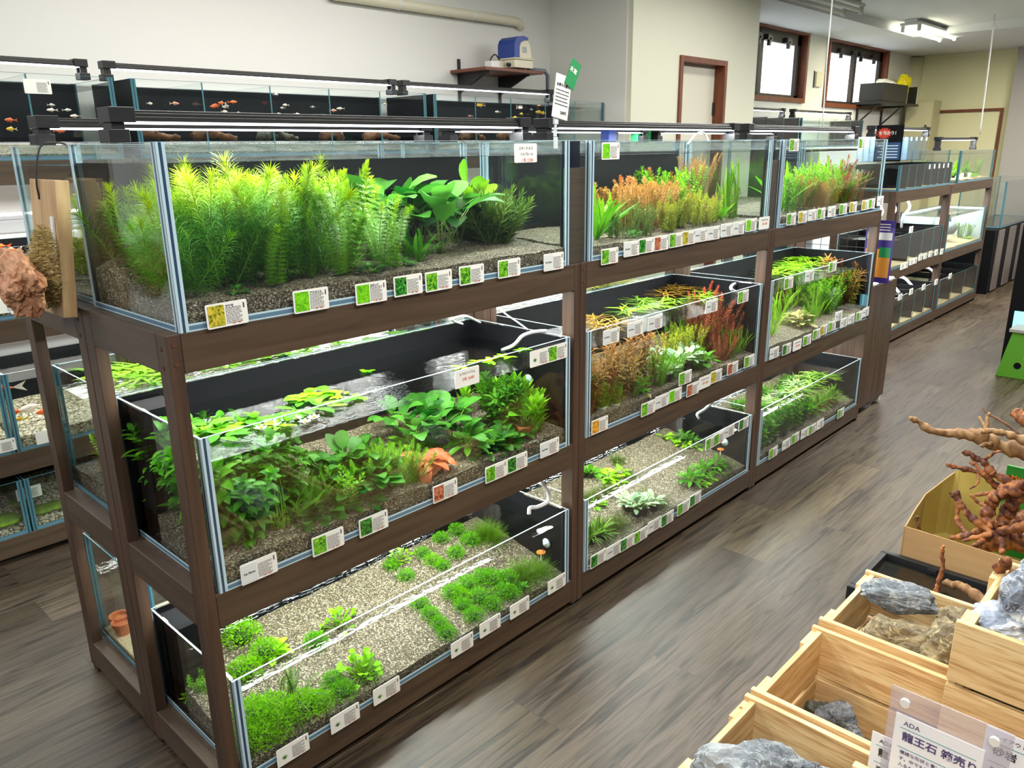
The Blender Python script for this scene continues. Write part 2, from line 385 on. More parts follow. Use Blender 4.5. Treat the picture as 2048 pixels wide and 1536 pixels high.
for i in range(1, 4):
    rack(WX[i], 1.82, WX[i+1]-WX[i]-.004, .44, WT, ['', 'four-tier dark wooden rack at the left end by the white wall', 'long four-tier dark wooden rack under the white back wall', 'four-tier dark wooden rack ending at the wall corner by the air pump shelf'][i], .085)
for i, n in enumerate(('nearer', 'farther')):
    rack(5.6+i*1.36, .5, 1.355, .45, TI, '%s dark wooden rack of the far aisle holding partitioned tanks' % n)

# ---------------------------------------------------------------- tanks
def gravel_mesh(Lx, Ly, h0, h1, mt, amp=.006, seed=0, nx=48, ny=20, mounds=()):
    b = MB(); vs = []
    for j in range(ny+1):
        for i in range(nx+1):
            x, y = Lx*i/nx, Ly*j/ny
            z = h0+(h1-h0)*j/ny+amp*noise.noise((x*9+seed, y*9, seed*3.1))+amp*.5*noise.noise((x*31, y*31, seed))
            for (mx, my, mr, mh) in mounds:
                q = ((x-mx)**2+(y-my)**2)/mr**2
                if q < 4: z += mh*math.exp(-q)
            vs.append((x, y, max(.004, z)))
    n1 = len(vs); fs = [(j*(nx+1)+i, j*(nx+1)+i+1, (j+1)*(nx+1)+i+1, (j+1)*(nx+1)+i) for j in range(ny) for i in range(nx)]
    rim = [i for i in range(nx+1)]+[(j+1)*(nx+1)-1 for j in range(1, ny+1)]+[ny*(nx+1)+i for i in range(nx-1, -1, -1)]+[j*(nx+1) for j in range(ny-1, 0, -1)]
    base = [(vs[k][0], vs[k][1], 0) for k in rim]
    k = len(rim)
    fs += [(n1+i, n1+(i+1) % k, rim[(i+1) % k], rim[i]) for i in range(k)]
    b.add(vs+base, fs); return b.mesh('gravel', mt, smooth=False)
def tank(x0, y0, z0, L, D, H, desc, back=True, g=6, wz=None, grav=None, gm=None, cells=(), left_black=0, right_black=0, edge=m_edge, ripple=False, name='aquarium', seam=True, mounds=(), gdesc='', divm=None):
    t = empty(name, (x0, y0, z0), 'aquarium', 'glass aquarium, the '+desc); g = g/1000.; e = .0008
    t.location.z += .0003
    P = dict(front_pane=(0, 0, 0, L, g, H), back_pane=(0, D-g, 0, L, D, H), left_pane=(0, g+e, g, g, D-g-e, H), right_pane=(L-g, g+e, g, L, D-g-e, H))
    for n_, bb in P.items(): ob('glass_pane', MB().box(*bb).mesh(n_, m_glass), t)
    ob('base_pane', MB().box(g, g, 0, L-g, D-g, g*.8).mesh('base', m_glass), t)
    if seam:
        b = MB(); o1 = .0012; r = .009
        for sx, cx in ((1, 0), (-1, L)):
            def sg(a, c): return (min(cx+sx*a, cx+sx*c), max(cx+sx*a, cx+sx*c))
            for (a, c, mi) in ((-.0008, .0055, 0), (.0055, .0115, 1), (.0115, .018, 0)):
                xa, xb = sg(a, c); b.box(xa, -o1, 0, xb, 0, H, mi)
                b.box(xa if a >= 0 else xa, D, 0, xb, D+o1*.5, H, mi)
            xa, xb = sg(-o1, 0); b.box(xa, -o1, 0, xb, .006, H, 0); b.box(xa, .006, 0, xb, .012, H, 1); b.box(xa, .012, 0, xb, .018, H, 0); b.box(xa, D-.012, 0, xb, D-.003, H, 0)
            b.box(xa, .018, 0, xb, D-.012, .003, 0); b.box(xa, .018, .003, xb, D-.012, .011, 2); b.box(xa, .018, .011, xb, D-.012, .014, 0)
        b.box(.018, -o1, 0, L-.018, 0, .003, 0); b.box(.018, -o1, .003, L-.018, 0, .012, 2); b.box(.018, -o1, .012, L-.018, 0, .016, 0)
        b.box(0, 0, H, L, g*.55, H+.0008, 0); b.box(0, D-g*.6, H, L, D, H+.0008, 0); b.box(0, g, H, g*.6, D-g, H+.0008, 0); b.box(L-g*.6, g, H, L, D-g, H+.0008, 0)
        ob('silicone_seam', b.mesh('silicone_seam', [edge, m_seam, m_seamb]), t)
    if back: ob('back_film', MB().box(g, D-g-.003, .004, L-g, D-g-.0005, (H-.002 if not back or back is True else back)).mesh('back_film', m_black), t)
    if left_black: ob('overflow_box', MB().box(g+.001, D-g-.004-left_black, .005, g+.09, D-g-.004, H-.012).mesh('overflow_box', m_black), t)
    if right_black: ob('overflow_box', MB().box(L-g-.004, g+.003, .005, L-g-.001, D-g-.004, H-.003).mesh('overflow_box', m_black), t)
    for c in cells: ob('divider_pane', MB().box(c-.002, g+.001, .004, c+.002, D-g-.004, H-.004).mesh('divider', [divm or m_glass]), t)
    if cells:
        b = MB(); [b.box(c-.003, -.0012, .012, c+.003, 0, H-.002) for c in cells]; ob('divider_seam', b.mesh('divider_seam', m_edged), t)
    wm = m_waterr if ripple == 1 else m_waterb if ripple else m_water
    if wz: 
        q = MB(); q.box(g+.0005, g+.0005, wz-z0-.0006, L-g-.0005, D-g-.0035, wz-z0)
        o = ob('water', q.mesh('water', wm)); o.location = t.location; stuff(o, 'clear water surface in the '+desc, 'water')
    if grav:
        o = ob('gravel', gravel_mesh(L-2*g-.002, D-2*g-.006, grav[0], grav[1], gm or m_gravel, seed=x0*3+z0, mounds=mounds))
        o.location = (x0+g+.001, y0+g+.001, z0+.007); stuff(o, (gdesc or 'brown river gravel bed')+' in the '+desc, 'gravel')
    return t
TN = {}
def named(k, d): TN[k] = d; return d
TX = [(.0314, 1.2), (1.331, 1.2), (2.63, 1.2)]
nm3 = ('near', 'middle', 'far')
for i, (x, L) in enumerate(TX):
    tank(x, .002, TI[2], L, .445, .36, named('T%d' % (i+1), '%s top tank' % nm3[i]), back=(.322 if i < 2 else False), g=8, wz=1.512-(.006 if i else 0), grav=(.045, .07) if i == 0 else (.035, .05), mounds=((.06, .36, .07, .05), (.16, .34, .09, .03), (1.1, .3, .12, .015)) if i == 0 else ())
for i, x in enumerate((.041, 1.331, 2.621)):
    tank(x, .002, TI[1], 1.2, .443, .36, named('M%d' % (i+1), '%s mid-tier tank' % nm3[i]), g=8, wz=.905, grav=(.048, .09), left_black=.12 if i == 0 else 0, right_black=1, ripple=True)
for i, x in enumerate((.042, 1.331, 2.621)):
    tank(x, .002, TI[0], 1.2, .443, .273, named('B%d' % (i+1), '%s bottom tank' % nm3[i]), g=8, wz=.335, grav=(.028, .105), left_black=.12 if i == 0 else 0, right_black=1, ripple=2)
# dried lime above the water line of the top tanks
def hazemat():
    mt, t, n, l, b, o = nt('lime_haze'); b.inputs['Base Color'].default_value = lin((196, 204, 208)); b.inputs['Roughness'].default_value = .6
    tc = n.new('ShaderNodeTexCoord'); mp = n.new('ShaderNodeMapping'); mp.inputs['Scale'].default_value = (2, 2, 9); no = n.new('ShaderNodeTexNoise'); no.inputs['Scale'].default_value = 9; no.inputs['Detail'].default_value = 8
    l.new(tc.outputs['Object'], mp.inputs[0]); l.new(mp.outputs[0], no.inputs[0]); mr = n.new('ShaderNodeMapRange'); mr.inputs[1].default_value = .35; mr.inputs[2].default_value = .7; mr.inputs[3].default_value = .1; mr.inputs[4].default_value = .42
    l.new(no.outputs[0], mr.inputs[0]); l.new(mr.outputs[0], b.inputs['Alpha']); return mt
m_haze = hazemat()
for o_ in [q[0] for q in REG if q[1].endswith('top tank') and 'glass aquarium' in q[1] and 'rear' not in q[1]]:
    b = MB(); b.add([(.02, .0087, .323), (1.18, .0087, .323), (1.18, .0087, .358), (.02, .0087, .358), (.0087, .02, .323), (.0087, .43, .323), (.0087, .43, .358), (.0087, .02, .358)], [(0, 1, 2, 3), (4, 5, 6, 7)]); ob('lime_band', b.mesh('lime_band', m_haze), o_)
# back of the island
for i, x in enumerate((.041, 1.331, 2.62)):
    tank(x, .456, TI[2], 1.2, .438, .36, named('RT%d' % (i+1), '%s rear-row top tank' % nm3[i]), back=False, wz=1.505, grav=(.04, .04), edge=m_edge)
    tank(x, .456, TI[1], 1.2, .438, .36, named('RM%d' % (i+1), '%s rear-row mid-tier tank' % nm3[i]), back=False, wz=.905, grav=(.06, .05), edge=m_edged)
    tank(x, .456, TI[0], 1.2, .438, .34, named('RB%d' % (i+1), '%s rear-row bottom tank' % nm3[i]), back=False, wz=.335, grav=(.012, .012), gm=m_sand, gdesc='thin sand layer', edge=m_edged)

# ---------------------------------------------------------------- LED bars
def led_bar(x0, x1, y, z, D, desc, power=18, legs=True, top=None, w=.05, cord=True):
    "bar lying along x with its two bracket legs clipped on the rim at height top"
    t = empty('led_light_bar', (x0, y, z), 'light bar', desc); L = x1-x0
    b = MB(); b.box(.02, -w/2, 0, L-.02, w/2, .01); b.box(.02, -w/2+.004, .01, L-.02, w/2-.004, .017); b.box(.02, -w*.3, .017, L-.02, w*.3, .022)
    ob('housing', b.mesh('housing', m_alu), t, bevel=.0015)
    ob('diffuser', MB().box(.03, -w/2+.005, -.004, L-.03, w/2-.005, 0).mesh('diffuser', m_led), t)
    if legs:
        h = z-top
        for q, s in ((0, 1), (L, -1)):
            b = MB(); b.box(min(q, q+s*.05), -w*.62, -.002, max(q, q+s*.05), w*.62, .027)
            b.box(min(q+s*.004, q+s*.014), -w*.46, -h+.012, max(q+s*.004, q+s*.014), w*.46, -.002)
            b.box(min(q+s*.014, q+s*.03), -w*.46, -h+.012, max(q+s*.014, q+s*.03), -w*.3, -.002); b.box(min(q+s*.014, q+s*.03), w*.3, -h+.012, max(q+s*.014, q+s*.03), w*.46, -.002)
            b.box(min(q-s*.004, q+s*.036), -w*.56, -h+.001, max(q-s*.004, q+s*.036), w*.56, -h+.026)
            ob('bracket', b.mesh('bracket', m_blackm), t, bevel=.0015)
    if power: area('led_strip_light', (L/2, 0, -.008), L-.1, w*.7, power, (.97, 1, .96), parent=t)
    return t
LT = TI[2]+.36+.0012
for i, (x, L) in enumerate(TX):
    led_bar(x-.012, x+L+.012, .19, 1.592, .445, 'slim dark LED light bar over the front of the '+TN['T%d' % (i+1)], 13, True, LT)
    led_bar(x-.006, x+L+.01, .64, 1.592, .445, 'slim dark LED light bar over the '+TN['RT%d' % (i+1)], 5 if i != 1 else 5, True, LT)
for i in range(3):
    for r, (zz, pw_) in (('M', (TI[2]-.028, 17)), ('B', (TI[1]-.028, 14))):
        for yy, rr, f in (((.18, .275)[r == 'B'], '', 1.), ((.86, .66)[r == 'B'], 'R', .45)):
            t = RK[i, 1 if rr else 0]; x0 = .08; yl = yy-(.451 if rr else 0); L = 1.12
            ob('led_strip', MB().box(x0, yl-.02, zz-.012, x0+L, yl+.02, zz).mesh('led_strip', m_blackm), t)
            ob('led_diffuser', MB().box(x0+.01, yl-.015, zz-.016, x0+L-.01, yl+.015, zz-.012).mesh('led_diffuser', m_led), t)
            area('led_strip_light', (x0+L/2, yl, zz-.019), L-.1, .035, pw_*f, (.97, 1, .96), parent=t)
# ---------------------------------------------------------------- plants
LM = {}
def lm(k, *a, **q): LM[k] = leafmat('leaf_'+k, *a, **q); return LM[k]
lm('hornwort', (34, 120, 6), (104, 176, 8), tip=(196, 208, 14), tipstart=.5)
lm('elodea', (60, 130, 8), (120, 176, 16), tip=(180, 198, 30), tipstart=.55)
lm('cabomba', (84, 156, 10), (136, 186, 18), tip=(180, 200, 36), tipstart=.7)
lm('deep', (18, 84, 16), (84, 150, 50)); lm('mid', (48, 120, 18), (100, 168, 34)); lm('fresh', (84, 158, 14), (144, 200, 32))
lm('lime', (120, 190, 26), (176, 220, 60)); lm('yellow', (150, 170, 40), (206, 200, 60)); lm('clover', (108, 178, 8), (146, 208, 20))
lm('olive', (62, 92, 20), (104, 124, 34)); lm('java', (50, 96, 26), (112, 138, 50)); lm('pale', (150, 186, 150), (200, 216, 176))
lm('orange', (140, 116, 40), (196, 140, 66), tip=(204, 140, 80), tipstart=.7); lm('tan', (160, 132, 66), (208, 160, 104))
lm('pink', (150, 130, 40), (206, 150, 76), tip=(214, 120, 84), tipstart=.8); lm('red', (120, 66, 30), (176, 100, 58), tip=(186, 84, 66), tipstart=.5)
lm('gold', (104, 84, 24), (164, 128, 46), tip=(172, 116, 58), tipstart=.5); lm('lily', (44, 140, 30), (90, 180, 60)); lm('cream', (196, 190, 120), (222, 212, 150))
lm('moss', (66, 140, 8), (128, 204, 16)); lm('redleaf', (176, 78, 44), (206, 116, 72)); lm('grass', (70, 124, 18), (134, 178, 36))
KIND = {}
def wob(r, s): return V3((r.uniform(-s, s), r.uniform(-s, s), 0))
def stemplant(r, n, h, spread, per, L, W, gap, ang=1.0, curl=.6, lean=.25, seg=2, fold=0., topfac=.6, stem_r=.0013, hvar=.3, fan=1, bare=0.):
    lf, st = MB(), MB()
    for i in range(n):
        H = h*(1-r.random()*hvar); a0 = r.uniform(0, 6.28); rr = spread*math.sqrt(r.random()); p = V3((rr*.45*math.cos(a0), rr*.45*math.sin(a0), 0))
        d = (V3((math.cos(a0)*lean*r.random(), math.sin(a0)*lean*r.random(), 1))).normalized(); pts = [p.copy()]; K = 8
        for k in range(K): d = (d+wob(r, .11)).normalized(); p = p+d*(H/K); pts.append(p.copy())
        st.tube(pts, [stem_r*(1-.5*k/K) for k in range(K+1)], 4)
        s = H*(.06+bare); rot = r.uniform(0, 6)
        while s < H*.995:
            f = s/H; k = min(K-1, int(f*K)); q = f*K-k; c = pts[k].lerp(pts[k+1], q); ax = (pts[k+1]-pts[k]).normalized()
            o1 = ax.orthogonal().normalized(); o2 = ax.cross(o1)
            tf = 1. if f < .8 else 1-(1-topfac)*(f-.8)/.2; an = ang*(1 if f < .85 else 1-.55*(f-.85)/.15)
            for j in range(per):
                t = rot+6.283*j/per+r.uniform(-.2, .2); out = o1*math.cos(t)+o2*math.sin(t)
                for g in range(fan):
                    o = out if fan == 1 else (out+ax.cross(out)*((g-(fan-1)/2)*.42)).normalized()
                    dd = o*math.sin(an)+ax*math.cos(an)
                    lf.leaf(c, dd, ax, L*tf*r.uniform(.8, 1.1), W, curl*r.uniform(.5, 1.3), seg, r.random(), min(1, (c.z/h)), fold)
            rot += .8; s += gap*(1 if f < .85 else .55)
    return lf, st
def rosette(r, n, L, W, stalk=0., el=(.5, 1.4), curl=-.7, seg=5, fold=.25, spread=.01, Lvar=.35, prof=None, stem_r=.0014, twist=.5, lpos=None):
    lf, st = MB(), MB()
    for i in range(n):
        t = 2.4*i+r.uniform(-.4, .4); e = r.uniform(*el); o = V3((math.cos(t), math.sin(t), 0)); b = o*spread*r.random()
        l = L*(1-Lvar*r.random()); d = (o*math.cos(e)+V3((0, 0, math.sin(e)))).normalized(); f = l/L
        if stalk:
            k = stalk*(1-Lvar*r.random()); pts = [b, b+d*k*.5+V3((0, 0, .06*k)), b+d*k]; st.tube(pts, [stem_r*1.2, stem_r, stem_r*.8], 4); b = pts[-1]
            d = (d+V3((0, 0, -.35))+o*.5*r.random()).normalized()
        lf.leaf(b, d, V3((0, 0, 1)) if abs(d.z) < .95 else o, l, W*(.6+.4*f), curl*r.uniform(.5, 1.4), seg, r.random(), f, fold, prof, r.uniform(-twist, twist))
    if not st.v: st.tube([(0, 0, 0), (0, 0, .012)], .004, 6)
    return lf, st
def bush(r, Rr, n, L, W, sq=.75, seg=1, fold=0., up=.35, inner=.55):
    lf, st = MB(), MB(); st.lathe([(Rr*.25, 0), (Rr*.5, Rr*.2), (Rr*.45, Rr*sq*.45), (Rr*.15, Rr*sq*.6)], n=8)
    for i in range(n):
        z = r.random()**.8; t = r.uniform(0, 6.283); q = math.sqrt(1-z*z); k = Rr*(inner+(1-inner)*r.random()**.5)
        k *= 1+.16*noise.noise((math.cos(t)*2.2, math.sin(t)*2.2, z*2+n))
        p = V3((math.cos(t)*q*k, math.sin(t)*q*k, z*k*sq+Rr*.1)); o = p.normalized()
        d = (V3((r.uniform(-1, 1), r.uniform(-1, 1), r.uniform(-.3, .9)))+o*.7).normalized()
        lf.leaf(p, d, (o+V3((0, 0, up))).normalized()+wob(r, .9), L*r.uniform(.7, 1.2), W, .3, seg, r.random(), z)
    return lf, st
def tuft(r, n, L, W, el=(.2, 1.5), curl=-.9, seg=4, spread=.02):
    lf, st = MB(), MB(); st.tube([(0, 0, 0), (0, 0, .01)], .006, 6)
    for i in range(n):
        t = r.uniform(0, 6.283); e = r.uniform(*el); o = V3((math.cos(t), math.sin(t), 0)); d = o*math.cos(e)+V3((0, 0, math.sin(e)))
        lf.leaf(o*spread*r.random(), d, V3((0, 0, 1)) if e < 1.45 else o, L*r.uniform(.55, 1.05), W, curl*r.uniform(.2, 1.5), seg, r.random(), r.random(), twist=r.uniform(-1, 1), prof=lambda q: 1-.8*q)
    return lf, st
ribbon = lambda q: min(1, .5+q*3)*(1-.75*max(0, q-.7)/.3)
oval = lambda q: max(.05, math.sin(math.pi*min(1, max(0, q*.95+.03)))**.6)
sword = lambda q: max(.04, math.sin(math.pi*min(1, q*.9+.06))**.9)
def kind(k, name, cat, desc, lmat, fn, variants=2, smat=None, smooth=True, pot=None, **kw):
    out = []
    for v in range(variants):
        r = random.Random(hash_(k)+v); a, b = fn(r, **kw)
        rs = sorted(math.hypot(q[0], q[1]) for q in a.v); rad = rs[int(len(rs)*.93)]
        out.append((a.mesh(name+'_leaves', LM[lmat], smooth, True), b.mesh(name+'_stems', smat or m_stem, True), rad))
    KIND[k] = (name, cat, desc, out, pot)
m_core = mat('dark_moss_core', (30, 62, 12), .8)
def hash_(s): return sum(ord(c)*(i+3)*7 for i, c in enumerate(s))
def potmesh(r1, r2, h, mt, n=18, rim=.003):
    b = MB().lathe([(r2, 0), (r1-.001, h*.72), (r1+rim*.4, h*.74), (r1+rim, h), (r1-.003, h), (r1-.004, h*.8), (0.001, h*.78)], n=n); return b.mesh('pot', mt, False)
PT = {'black': potmesh(.02, .016, .032, m_pot, 12, .002), 'terra': potmesh(.024, .016, .04, m_terra, 20, .003), 'ring': potmesh(.016, .015, .012, m_white, 14, .001)}

kind('horn', 'hornwort', 'water plant', 'feathery bright green hornwort bunch', 'hornwort', stemplant, 3, n=6, h=.25, spread=.05, per=10, L=.05, W=.0016, gap=.0095, ang=1.0, curl=-.9, lean=.85, seg=3, hvar=.45)
kind('elod', 'waterweed', 'water plant', 'dense yellow-green waterweed bunch', 'elodea', stemplant, 2, n=7, h=.265, spread=.045, per=6, L=.022, W=.003, gap=.0062, ang=1.15, curl=.9, lean=.6, seg=2, hvar=.5)
kind('cabo', 'fanwort', 'water plant', 'fan-leaved light green fanwort bunch', 'cabomba', stemplant, 2, n=6, h=.23, spread=.05, per=4, L=.026, W=.002, gap=.0125, ang=1.2, curl=-.4, lean=.4, seg=2, fan=5)
kind('anub', 'broadleaf_plant', 'water plant', 'broad dark green leafed plant', 'deep', rosette, 3, n=13, L=.112, W=.07, stalk=.155, el=(.75, 1.45), curl=-1.0, fold=.22, prof=oval)
kind('sword', 'sword_plant', 'water plant', 'tall sword plant with rounded leaves', 'fresh', rosette, 2, n=5, L=.075, W=.05, stalk=.16, el=(1.1, 1.5), curl=-.4, fold=.2, prof=oval)
kind('java', 'needle_leaf_fern', 'water plant', 'bushy olive needle-leaf fern', 'java', stemplant, 2, n=44, h=.15, spread=.075, per=3, L=.034, W=.0042, gap=.012, lean=1.2, ang=.7, curl=-.3, hvar=.6, smat=m_stem)
kind('nana', 'low_broadleaf', 'water plant', 'low plant with small dark green leaves', 'deep', rosette, 2, n=16, L=.032, W=.019, stalk=.016, el=(.3, 1.3), curl=-.6, prof=oval, seg=4)
kind('smallsword', 'small_sword_plant', 'water plant', 'small rosette of green sword leaves', 'mid', rosette, 2, n=16, L=.1, W=.015, el=(.7, 1.5), curl=-.6, prof=sword)
kind('blade', 'blade_plant', 'water plant', 'fan of long bright green blades', 'fresh', rosette, 2, n=12, L=.2, W=.024, el=(.7, 1.45), curl=-.5, prof=sword, seg=6)
kind('red', 'red_stem_plant', 'water plant', 'red-topped stem plant bunch', 'pink', stemplant, 2, n=12, h=.15, spread=.06, per=4, L=.017, W=.005, gap=.007, ang=1.15, curl=-.3, lean=.35, smat=m_stemr)
kind('orange', 'orange_stem_plant', 'water plant', 'bushy orange-brown stem plant', 'orange', stemplant, 2, n=16, h=.15, spread=.07, per=5, L=.015, W=.0022, gap=.006, ang=1.1, curl=.3, lean=.4, smat=m_stemr)
kind('tancol', 'tall_tan_stem_plant', 'water plant', 'tall tan-pink feathery stem plant', 'tan', stemplant, 1, n=14, h=.24, spread=.07, per=5, L=.013, W=.0018, gap=.0065, ang=1.1, lean=.16, smat=m_stemr)
kind('green', 'green_stem_plant', 'water plant', 'bright green leafy stem plant', 'fresh', stemplant, 3, n=12, h=.17, spread=.055, per=3, L=.02, W=.006, gap=.009, ang=1.0, curl=-.4, lean=.3)
kind('limecol', 'lime_stem_plant', 'water plant', 'upright lime green round-leaf stem plant', 'lime', stemplant, 2, n=10, h=.2, spread=.045, per=3, L=.011, W=.009, gap=.009, ang=1.2, curl=-.2, lean=.15)
kind('yel', 'yellow_stem_plant', 'water plant', 'short yellow-green stem plant', 'yellow', stemplant, 2, n=12, h=.12, spread=.05, per=4, L=.014, W=.0035, gap=.007, ang=1.0, lean=.3)
kind('ribbon', 'ribbon_grass', 'water plant', 'long arching ribbon grass', 'lime', rosette, 2, n=26, L=.28, W=.0055, el=(1.05, 1.5), curl=-.8, fold=0, seg=8, prof=ribbon, spread=.035)
kind('ribgreen', 'green_ribbon_grass', 'water plant', 'tall green ribbon grass', 'grass', rosette, 2, n=20, L=.2, W=.007, el=(1.15, 1.52), curl=-.5, fold=0, seg=7, prof=ribbon, spread=.03)
kind('twig', 'twiggy_plant', 'water plant', 'thin twiggy brown-green plant', 'olive', stemplant, 2, n=14, h=.13, spread=.05, per=2, L=.014, W=.0025, gap=.009, lean=.5)
kind('paleb', 'white_green_plant', 'water plant', 'pale white-green leafy stem plant', 'pale', stemplant, 1, n=12, h=.2, spread=.05, per=3, L=.017, W=.006, gap=.009, lean=.3)
kind('rusty', 'rusty_grass_plant', 'water plant', 'brown-gold narrow leafed stem plant', 'gold', stemplant, 2, n=9, h=.2, spread=.05, per=3, L=.05, W=.0042, gap=.014, ang=.8, curl=-1.3, lean=.25, seg=4, smat=m_stemr)
kind('redtall', 'tall_red_stem_plant', 'water plant', 'tall red-brown stem plant', 'red', stemplant, 2, n=13, h=.235, spread=.075, per=5, L=.019, W=.0032, gap=.0085, ang=1.1, lean=.4, hvar=.5, smat=m_stemr)
kind('herb', 'leafy_herb', 'water plant', 'bush of pointed dark green leaves', 'mid', stemplant, 2, n=8, h=.23, spread=.05, per=3, L=.05, W=.013, gap=.022, ang=.9, curl=-1.0, lean=.22, seg=5, fold=.25)
kind('lobed', 'lobed_leaf_plant', 'water plant', 'large bush of dull green lobed leaves', 'mid', stemplant, 2, n=12, h=.215, spread=.09, per=3, L=.045, W=.017, gap=.018, ang=1.1, curl=-1.1, lean=.5, seg=5, fold=.3)
kind('lily', 'water_lily', 'water plant', 'tall green heart-leafed water lily', 'lily', rosette, 1, n=14, L=.07, W=.055, stalk=.14, el=(.9, 1.5), curl=-.6, prof=oval)
kind('cream', 'cream_leaf_plant', 'water plant', 'cream variegated leafy plant', 'cream', rosette, 1, n=22, L=.05, W=.026, stalk=.05, el=(.3, 1.4), curl=-.6, prof=oval)
kind('varieg', 'variegated_plant', 'potted water plant', 'potted plant with white-green leaves', 'pale', rosette, 2, n=26, L=.035, W=.018, stalk=.035, el=(.4, 1.4), curl=-.5, prof=oval, pot='black')
kind('finegreen', 'fine_green_bush', 'water plant', 'soft fine-leafed bright green bush', 'fresh', stemplant, 2, n=14, h=.12, spread=.06, per=6, L=.013, W=.0014, gap=.005, lean=.5)
kind('finemid', 'feathery_green_bush', 'water plant', 'feathery mid green bush', 'grass', stemplant, 2, n=14, h=.13, spread=.06, per=6, L=.016, W=.0015, gap=.006, lean=.5)
kind('ring', 'ringed_plant', 'potted water plant', 'bright green plant in a white ring pot', 'fresh', stemplant, 1, n=12, h=.085, spread=.03, per=3, L=.01, W=.006, gap=.006, lean=.35, pot='ring')
kind('ball', 'moss_clump', 'water plant', 'round clump of tiny green leaves', 'moss', bush, 3, smat=m_core, Rr=.034, n=800, L=.007, W=.0052, sq=1.0)
kind('clov', 'clover_leaf_clump', 'water plant', 'mound of small lime clover leaves', 'clover', bush, 3, smat=m_core, Rr=.05, n=850, L=.0095, W=.008, sq=.95)
kind('hair', 'hairy_tuft', 'water plant', 'dark olive hair-grass tuft', 'olive', tuft, 2, n=420, L=.055, W=.0009)
kind('hairg', 'green_hair_tuft', 'water plant', 'large mossy green hair-grass tuft', 'grass', tuft, 2, n=700, L=.08, W=.0009)
kind('round', 'round_leaf_plant', 'water plant', 'low plant with round lime leaves', 'clover', rosette, 2, n=34, L=.016, W=.016, stalk=.045, el=(.2, 1.5), curl=-.2, prof=oval, seg=3)
kind('limeros', 'lime_rosette', 'water plant', 'spreading rosette of lime green leaves', 'lime', rosette, 2, n=18, L=.055, W=.022, stalk=.012, el=(.2, 1.1), curl=-.5, prof=oval)
kind('greenros', 'green_rosette', 'potted water plant', 'potted rosette of mid green leaves', 'mid', rosette, 2, n=22, L=.055, W=.018, stalk=.02, el=(.4, 1.4), curl=-.6, prof=oval, pot='black')
kind('grasspot', 'potted_grass_plant', 'potted water plant', 'grassy green plant in a black basket', 'grass', rosette, 2, n=40, L=.085, W=.006, el=(.5, 1.5), curl=-1.0, fold=0, prof=ribbon, seg=5, pot='black')
kind('terrapot', 'terracotta_potted_grass', 'potted water plant', 'arching grass plant in a terracotta pot', 'grass', rosette, 2, n=40, L=.085, W=.006, el=(.5, 1.5), curl=-1.2, fold=0, prof=ribbon, seg=5, pot='terra')
kind('leafpot', 'potted_leafy_plant', 'potted water plant', 'leafy green plant in a black basket', 'mid', stemplant, 2, n=10, h=.1, spread=.03, per=3, L=.028, W=.009, gap=.012, lean=.35, curl=-.6, seg=3, fold=.2, pot='black')
kind('redleafpot', 'potted_red_leaf_plant', 'potted water plant', 'curled coppery red leaves', 'redleaf', rosette, 1, n=16, L=.06, W=.03, stalk=.012, el=(.2, 1.3), curl=-1.6, prof=oval, pot='black')
kind('redgrass', 'red_green_grass', 'water plant', 'arching reddish green grass bunch', 'java', rosette, 1, n=46, L=.12, W=.0045, el=(.4, 1.5), curl=-1.5, fold=0, prof=ribbon, seg=7, spread=.03)
kind('anubpot', 'potted_broadleaf', 'potted water plant', 'tall broad leaves in a terracotta pot', 'mid', rosette, 1, n=9, L=.07, W=.032, stalk=.05, el=(.9, 1.5), curl=-.5, prof=oval, pot='terra')
kind('vert', 'slender_leaf_plant', 'water plant', 'slender upright bright leaved plant', 'fresh', stemplant, 2, n=3, h=.12, spread=.02, per=3, L=.045, W=.009, gap=.013, ang=.55, curl=-.4, lean=.15, seg=4, fold=.2)

GZ = {'T1': 1.19+.058, 'T2': 1.19+.047, 'T3': 1.19+.047, 'M1': .605+.062, 'M2': .605+.062, 'M3': .605+.062, 'B1': .104+.041, 'B2': .104+.041, 'B3': .104+.041,
      'RT1': 1.19+.045, 'RM1': .605+.06, 'RB1': .104+.018, 'RM2': .605+.06, 'RM3': .605+.06}
BX = {}
for i in range(3):
    BX['T%d' % (i+1)] = (TX[i][0]+.012, TX[i][0]+1.188, .012, .43); BX['RT%d' % (i+1)] = (.053+1.29*i, 1.23+1.29*i, .47, .885)
    for q in 'MB': BX['%s%d' % (q, i+1)] = ((.041, 1.331, 2.621)[i]+.012, (.041, 1.331, 2.621)[i]+1.185, .012, .428); BX['R%s%d' % (q, i+1)] = BX['RT%d' % (i+1)]
GS = {'M': (.612+.048, .612+.09), 'B': (.111+.028, .111+.105)}
def gz(tk, y):
    a, b = GS[tk[0]]; return a+(b-a)*min(1, max(0, (y-.01)/.43))
def plant(k, tk, x, y, s=1., z=None, rz=None):
    name, cat, desc, vs, pot = KIND[k]
    a, b, rad = vs[rnd.randrange(len(vs))]
    x0, x1, y0, y1 = BX[tk]; mg = max(.025, min(.2, rad*s*(.5 if k in ('horn', 'anub') else .85))); x = min(max(x, x0+mg), x1-mg); y = min(max(y, y0+mg), y1-mg)
    z = (GZ[tk] if z is None else z)-.002
    t = empty(name, (x, y, z), cat, desc, 'in the '+TN[tk], rnd.uniform(0, 6.28) if rz is None else rz, s)
    h = {'black': .025, 'terra': .031, 'ring': .008}.get(pot, 0)
    if pot: ob('pot', PT[pot], t)
    ob('leaves', a, t, (0, 0, h)); ob('stems', b, t, (0, 0, h)); return t
